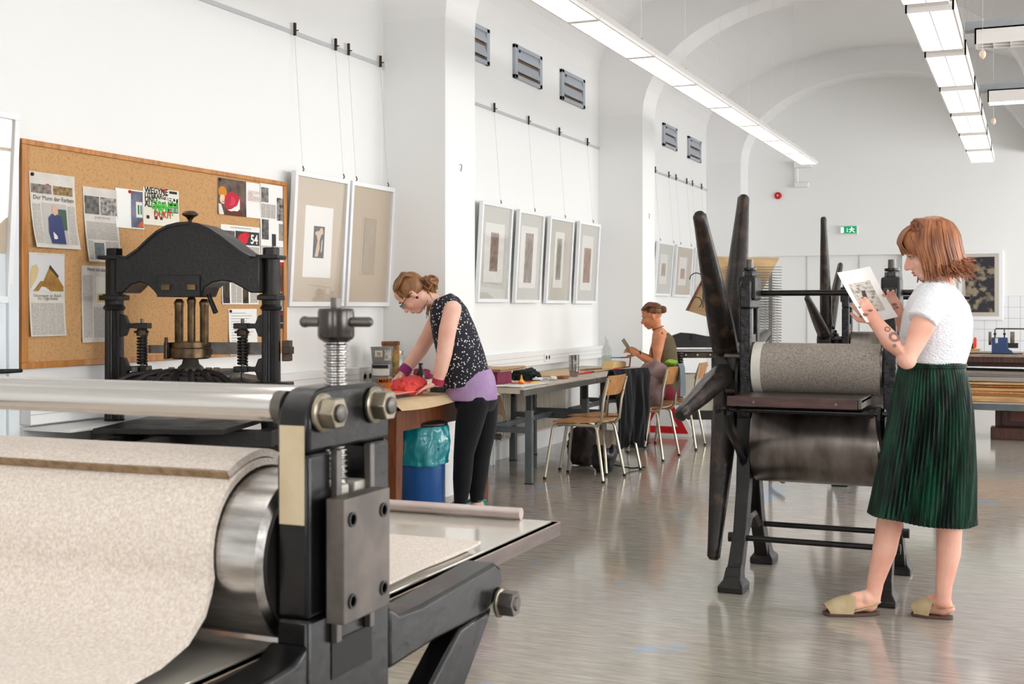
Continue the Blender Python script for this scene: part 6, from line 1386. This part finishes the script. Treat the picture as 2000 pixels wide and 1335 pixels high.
hand(m, wf, Vector((-.75, -.15, -.65)), Vector((.1, .1, -1)), (.5, .6, .4), -1, .95, (.4, .3))
remesh(m, 'body', SK2, p2, .005, 5)
eyes(p2, C2, ax2, 1.04, (120, 84, 56))
DOT, dt, db = nt('white_dotted_navy_cloth')
N_ = dt.nodes; L_ = dt.links; tc = N_.new('ShaderNodeTexCoord'); vo = N_.new('ShaderNodeTexVoronoi'); vo.inputs['Scale'].default_value = 56; L_.new(tc.outputs['Object'], vo.inputs['Vector'])
mr = N_.new('ShaderNodeMath'); mr.operation = 'LESS_THAN'; mr.inputs[1].default_value = .27; L_.new(vo.outputs['Distance'], mr.inputs[0]); mx = N_.new('ShaderNodeMix'); mx.data_type = 'RGBA'; mx.inputs['A'].default_value = lin((26, 26, 38)) + (1,); mx.inputs['B'].default_value = lin((226, 224, 222)) + (1,); L_.new(mr.outputs[0], mx.inputs['Factor']); L_.new(mx.outputs['Result'], db.inputs['Base Color']); db.inputs['Roughness'].default_value = .85
m = MB()
m.tube([J(913, 752), J(911, 738), J(902, 700), J(888, 652), J(876, 612), J(869, 590), J(864, 579)], [(.155, .175), (.152, .175), (.15, .165), (.14, .165), (.118, .17), (.085, .14), (.055, .085)], 30, ref=ref)
m.sphere(J(880, 598, -.15), (.055, .055, .06)); m.sphere(J(866, 604, .12), (.05, .055, .06))
remesh(m, 'dotted_top', DOT, p2, .006, 4)
m = MB(); m.tube([J(921, 780), J(921, 765), J(919, 742), J(916, 728)], [(.165, .18), (.165, .18), (.155, .175), (.14, .16)], 30, ref=f2)
remesh(m, 'lavender_top', M('lavender_cotton', (176, 148, 186), .9, col2=(160, 130, 172), vscale=8, bump=.2, bscale=60), p2, .006, 4)
LEG = M('black_leggings', (20, 20, 23), .85, bump=.2, bscale=90, sheen=.1, spec=.25)
m = MB(); m.tube([J(928, 740), J(928, 765), J(930, 790), J(932, 805)], [(.12, .15), (.135, .16), (.13, .16), (.1, .15)], 24, ref=f2)
for pts in ([(926, 785, -.08), (916, 830, -.085), (906, 885, -.08), (903, 935, -.07), (900, 978, -.06)], [(944, 780, .08), (944, 830, .09), (938, 890, .1), (933, 940, .09), (931, 972, .08)]):
    limb(m, [J(*p) for p in pts], [.1, .09, .067, .062, .045])
remesh(m, 'leggings', LEG, p2, .006, 4)
TEAL = M('teal_leather', (36, 160, 150), .5); PURP = M('purple_leather', (126, 92, 168), .5)
for h_, t_ in ((hA, tA), (hB, tB)):
    sh = sole(h_, t_, .044).build('sandal', PURP, p2, W=False); D = (t_ - h_); L = D.length; D.normalize(); S = Vector((0, 0, 1)).cross(D)
    for c_, mt in ((.25, TEAL), (.62, PURP)):
        MB().tube([tuple(h_ + D * (L * c_ + .03 * cos(a)) + S * (.042 * cos(a)) + Vector((0, 0, .01 + (.075 if c_ < .5 else .05) * sin(a)))) for a in [pi * k / 12 for k in range(13)]], [(.003, .012)] * 13, 8, ref=D).build('sandal_strap', mt, sh, W=False)
    MB().tube([tuple(h_ + D * (.03 - .045 * cos(a)) + S * (.037 * sin(a)) + Vector((0, 0, .07))) for a in [2 * pi * k / 18 for k in range(18)]], [(.004, .011)] * 18, 8, ref=(0, 0, 1), closed=True).build('ankle_strap', TEAL, sh, W=False)
HR2 = hairmat('light_brown_hair', (168, 122, 80), (112, 74, 46))
F, R, U = ax2; m = MB(); random.seed(5)
ell3(m, C2 - F * .022 + U * .04, ax2, (.107, .086, .093))
bun = J(838, 553)
for i in range(150):
    y_ = random.uniform(-.085, .085); st_ = random.uniform(-.02, .1)
    c0_ = C2 - F * .02 + U * .03
    a = c0_ + F * (.095 + .01 * random.random() - abs(y_) * .5) + R * y_ * 1.0 + U * st_ * .35
    b = c0_ + F * (.03) + R * y_ * 1.15 + U * (.098 - abs(y_) * .45 + random.uniform(0, .008)); c = c0_ - F * .065 + R * y_ * .9 + U * (.09 - abs(y_) * .4)
    lock(m, [a, (a + b) / 2 + U * .022 + (F * .005), b, (b + c) / 2 + U * .008, c, bun + Vector((random.uniform(-.02, .02), random.uniform(-.03, .03), random.uniform(-.02, .02)))], random.uniform(.007, .011))
for i in range(26):
    ax_ = Vector((random.uniform(-1, 1), random.uniform(-1, 1), random.uniform(-1, 1))).normalized(); u_, v_ = frame_of(ax_)[1:]; c = bun + Vector((random.uniform(-.02, .03), random.uniform(-.02, .02), random.uniform(-.02, .025)))
    m.tube([c + (u_ * cos(t) + v_ * sin(t)) * random.uniform(.022, .036) for t in [2 * pi * k / 12 for k in range(12)]], .008, 6, closed=True)
m.sphere(bun, .04)
for i in range(30):
    a = bun + Vector((random.uniform(-.03, .03), random.uniform(-.03, .03), -.02)); e = J(random.uniform(826, 850), random.uniform(590, 622), random.uniform(-.06, .05)); lock(m, [a, (a + e) / 2 + Vector((random.uniform(0, .03), random.uniform(-.02, .02), 0)), e], .006)
m.build('hair', HR2, p2, W=False, smooth=80)
P = lambda f, r, u: C2 + (F * f + R * r + U * u) * 1.04
g = MB()
for s in (-1, 1):
    g.tube([P(.102, s * .032, .0) + (R * cos(t) * .024 + U * sin(t) * .017) for t in [2 * pi * k / 16 for k in range(16)]], .002, 6, closed=True); g.tube([P(.1, s * .056, .006), P(.06, s * .078, .008), P(-.02, s * .085, .0)], .0022, 6)
g.tube([P(.104, -.009, .002), P(.107, 0, .004), P(.104, .009, .002)], .002, 6).build('glasses', BLACKP, p2, W=False)
m = MB().sphere(P(-.012, -.083, -.045), .009, 10, 8); m.sphere(P(-.012, .083, -.045), .009, 10, 8); m.build('earrings', BLACKP, p2, W=False)
BND = M('magenta_band', (150, 50, 116), .8); BNR = M('red_band', (170, 44, 74), .7)
a = J(796, 716, .155); b = J(786, 729, .135); MB().tube([a, (a + b) / 2, b], [.04, .0415, .038], 20).build('wrist_band', BND, p2, W=False)
a = J(857, 739, -.195); b = J(854, 751, -.19); MB().tube([a, (a + b) / 2, b], [.0375, .039, .037], 20).build('wrist_band', BNR, p2, W=False)

# ------------------------------------------------------------------ woman sitting at the far steel table
u_ = (1290 - 1000) / 2400.; z0_ = 11.9
loc = Vector((z0_ * (u_ * CT - ST), z0_ * (u_ * ST + CT), 0))
def J(px, py, d=0.):
    zz = z0_ + d; return Vector(((px - 1000) / 2400. * zz - u_ * z0_, d, 1.35 - (py - 598) / 2400. * zz))
p3 = thing('person', 'woman in an olive tank top sitting at the far steel table reading', 'person', loc, TH)
SK3 = skin('skin_tan', (214, 144, 106), (198, 124, 88))
ref = Vector((-.9, .4, -.1)); m = MB()
m.tube([J(1303, 772), J(1302, 755), J(1300, 715), J(1294, 680), J(1291, 658), J(1285, 645)], [(.12, .16), (.125, .165), (.1, .12), (.105, .135), (.085, .15), (.055, .075)], 22, ref=ref)
limb(m, [J(1288, 654), J(1283, 638), J(1279, 624)], [.055, .047, .048])
C3 = J(1274, 617); ax3 = axes((-.94, .2, -.28), (-.29, 0, .96)); head(m, C3, ax3, 1.02)
limb(m, [J(1288, 662, -.17), J(1284, 686, -.2), J(1282, 708, -.2), J(1262, 701, -.17), J(1247, 692, -.12)], [.056, .05, .043, .038, .027])
limb(m, [J(1286, 660, .15), J(1278, 684, .19), J(1272, 700, .19), J(1258, 696, .14), J(1247, 690, .08)], [.054, .048, .042, .036, .027])
wn, wf = J(1246, 691, -.12), J(1246, 689, .08)
hand(m, wn, Vector((-.85, .3, .45)), Vector((-.2, .8, -.5)), (.3, .5, .3), -1, .95, (.4, .4)); hand(m, wf, Vector((-.85, -.3, .45)), Vector((-.2, -.8, -.5)), (.3, .5, .3), 1, .95, (.4, .4))
for d in (-.1, .1):
    limb(m, [J(1300, 766, d), J(1275, 762, d * 1.3), J(1256, 766, d * 1.4), J(1258, 800, d * 1.3), J(1262, 840, d * 1.2)], [.09, .08, .06, .05, .035])
    h_ = J(1264, 850, d * 1.2); h_.z = .012; t_ = h_ + Vector((-.21, .02, 0)); foot(m, h_, t_, J(1262, 840, d * 1.2))
remesh(m, 'body', SK3, p3, .006, 4)
eyes(p3, C3, ax3, 1.02, (70, 46, 34))
OLV = M('olive_cotton', (92, 80, 56), .9, bump=.15, bscale=80)
m = MB(); m.tube([J(1304, 772), J(1303, 755), J(1301, 715), J(1296, 680), J(1295, 664), J(1291, 655)], [(.13, .17), (.135, .175), (.118, .135), (.122, .148), (.105, .13), (.075, .1)], 26, ref=ref)
limb(m, [J(1296, 668, -.07), J(1290, 651, -.085), J(1284, 660, -.08)], [(.03, .02)] * 3); limb(m, [J(1296, 668, .07), J(1289, 651, .085), J(1283, 660, .08)], [(.03, .02)] * 3)
remesh(m, 'tank_top', OLV, p3, .007, 4)
m = MB()
m.tube([J(1305, 775), J(1303, 757)], [(.14, .18), (.13, .17)], 22, ref=ref)
for d in (-.1, .1): limb(m, [J(1300, 766, d), J(1275, 762, d * 1.3), J(1268, 764, d * 1.3)], [.1, .092, .08])
remesh(m, 'shorts', M('dark_red_cotton', (116, 26, 38), .85), p3, .007, 4)
for d in (-.12, .12):
    h_ = J(1264, 850, d); h_.z = .012; t_ = h_ + Vector((-.21, .02, 0)); sh = sole(h_, t_, .044, 0, .02).build('shoe', BLACKP, p3, W=False)
    m = MB(); ell3(m, h_ + Vector((-.1, .01, .03)), (Vector((1, 0, 0)), Vector((0, 1, 0)), Vector((0, 0, 1))), (.12, .045, .045)); m.build('shoe_upper', BLACKC, sh, W=False)
HR3 = hairmat('dark_blond_hair', (124, 76, 44), (70, 42, 28)); F, R, U = ax3; m = MB(); random.seed(9)
ell3(m, C3 - F * .02 + U * .046, ax3, (.1, .08, .084)); bun = C3 - F * .115 + U * .03
for i in range(90):
    y_ = random.uniform(-.07, .07); a = C3 + F * (.085 - abs(y_) * .5) + R * y_ + U * random.uniform(.07, .09); b = C3 + F * .0 + R * y_ * 1.1 + U * (.138 - abs(y_) * .5); c = C3 - F * .09 + R * y_ * .8 + U * (.09 - abs(y_) * .5)
    lock(m, [a, b, c, bun + Vector((random.uniform(-.015, .015), random.uniform(-.02, .02), random.uniform(-.015, .015)))], .009)
m.sphere(bun, .032)
for i in range(12):
    ax_ = Vector((random.uniform(-1, 1), random.uniform(-1, 1), random.uniform(-1, 1))).normalized(); u2, v2 = frame_of(ax_)[1:]
    m.tube([bun + (u2 * cos(t) + v2 * sin(t)) * random.uniform(.02, .035) for t in [2 * pi * k / 10 for k in range(10)]], .008, 6, closed=True)
m.build('hair', HR3, p3, W=False, smooth=80)
MB().tube([bun + F * .02 + Vector((0, .03 * cos(t), .03 * sin(t))) for t in [2 * pi * k / 14 for k in range(14)]], .009, 6, closed=True).build('hair_tie', RED, p3, W=False)
MB().cyl(C3 - F * .012 - R * .083 - U * .05, C3 - F * .012 - R * .083 - U * .085, .006).build('earring', IRON, p3, W=False)
MB().tube([wn + Vector((.02 + .0, .036 * cos(t), .036 * sin(t) - .005)) for t in [2 * pi * k / 16 for k in range(16)]], .006, 6, closed=True).build('bracelet', BLACKP, p3, W=False)
MB().tube([J(1285, 640) + Vector((.056 * cos(t), .06 * sin(t), .02 * cos(t))) for t in [2 * pi * k / 20 for k in range(20)]], .003, 6, closed=True).build('necklace', BLACKP, p3, W=False)
bk = thing('picture_book', 'thin printed plate held up by the seated woman', 'book', loc, TH)
a, b, c, d = J(1215, 664, -.16), J(1219, 660, .12), J(1240, 692, .12), J(1236, 695, -.16)
nrm = (b - a).cross(d - a).normalized()
MB().add([a, b, c, d] + [x + nrm * .008 for x in (a, b, c, d)], [(0, 1, 2, 3), (7, 6, 5, 4), (0, 4, 5, 1), (1, 5, 6, 2), (2, 6, 7, 3), (3, 7, 4, 0)]).build('plate', PC((150, 136, 112), c2=(96, 92, 70), vs=12), bk, smooth=0, W=False)
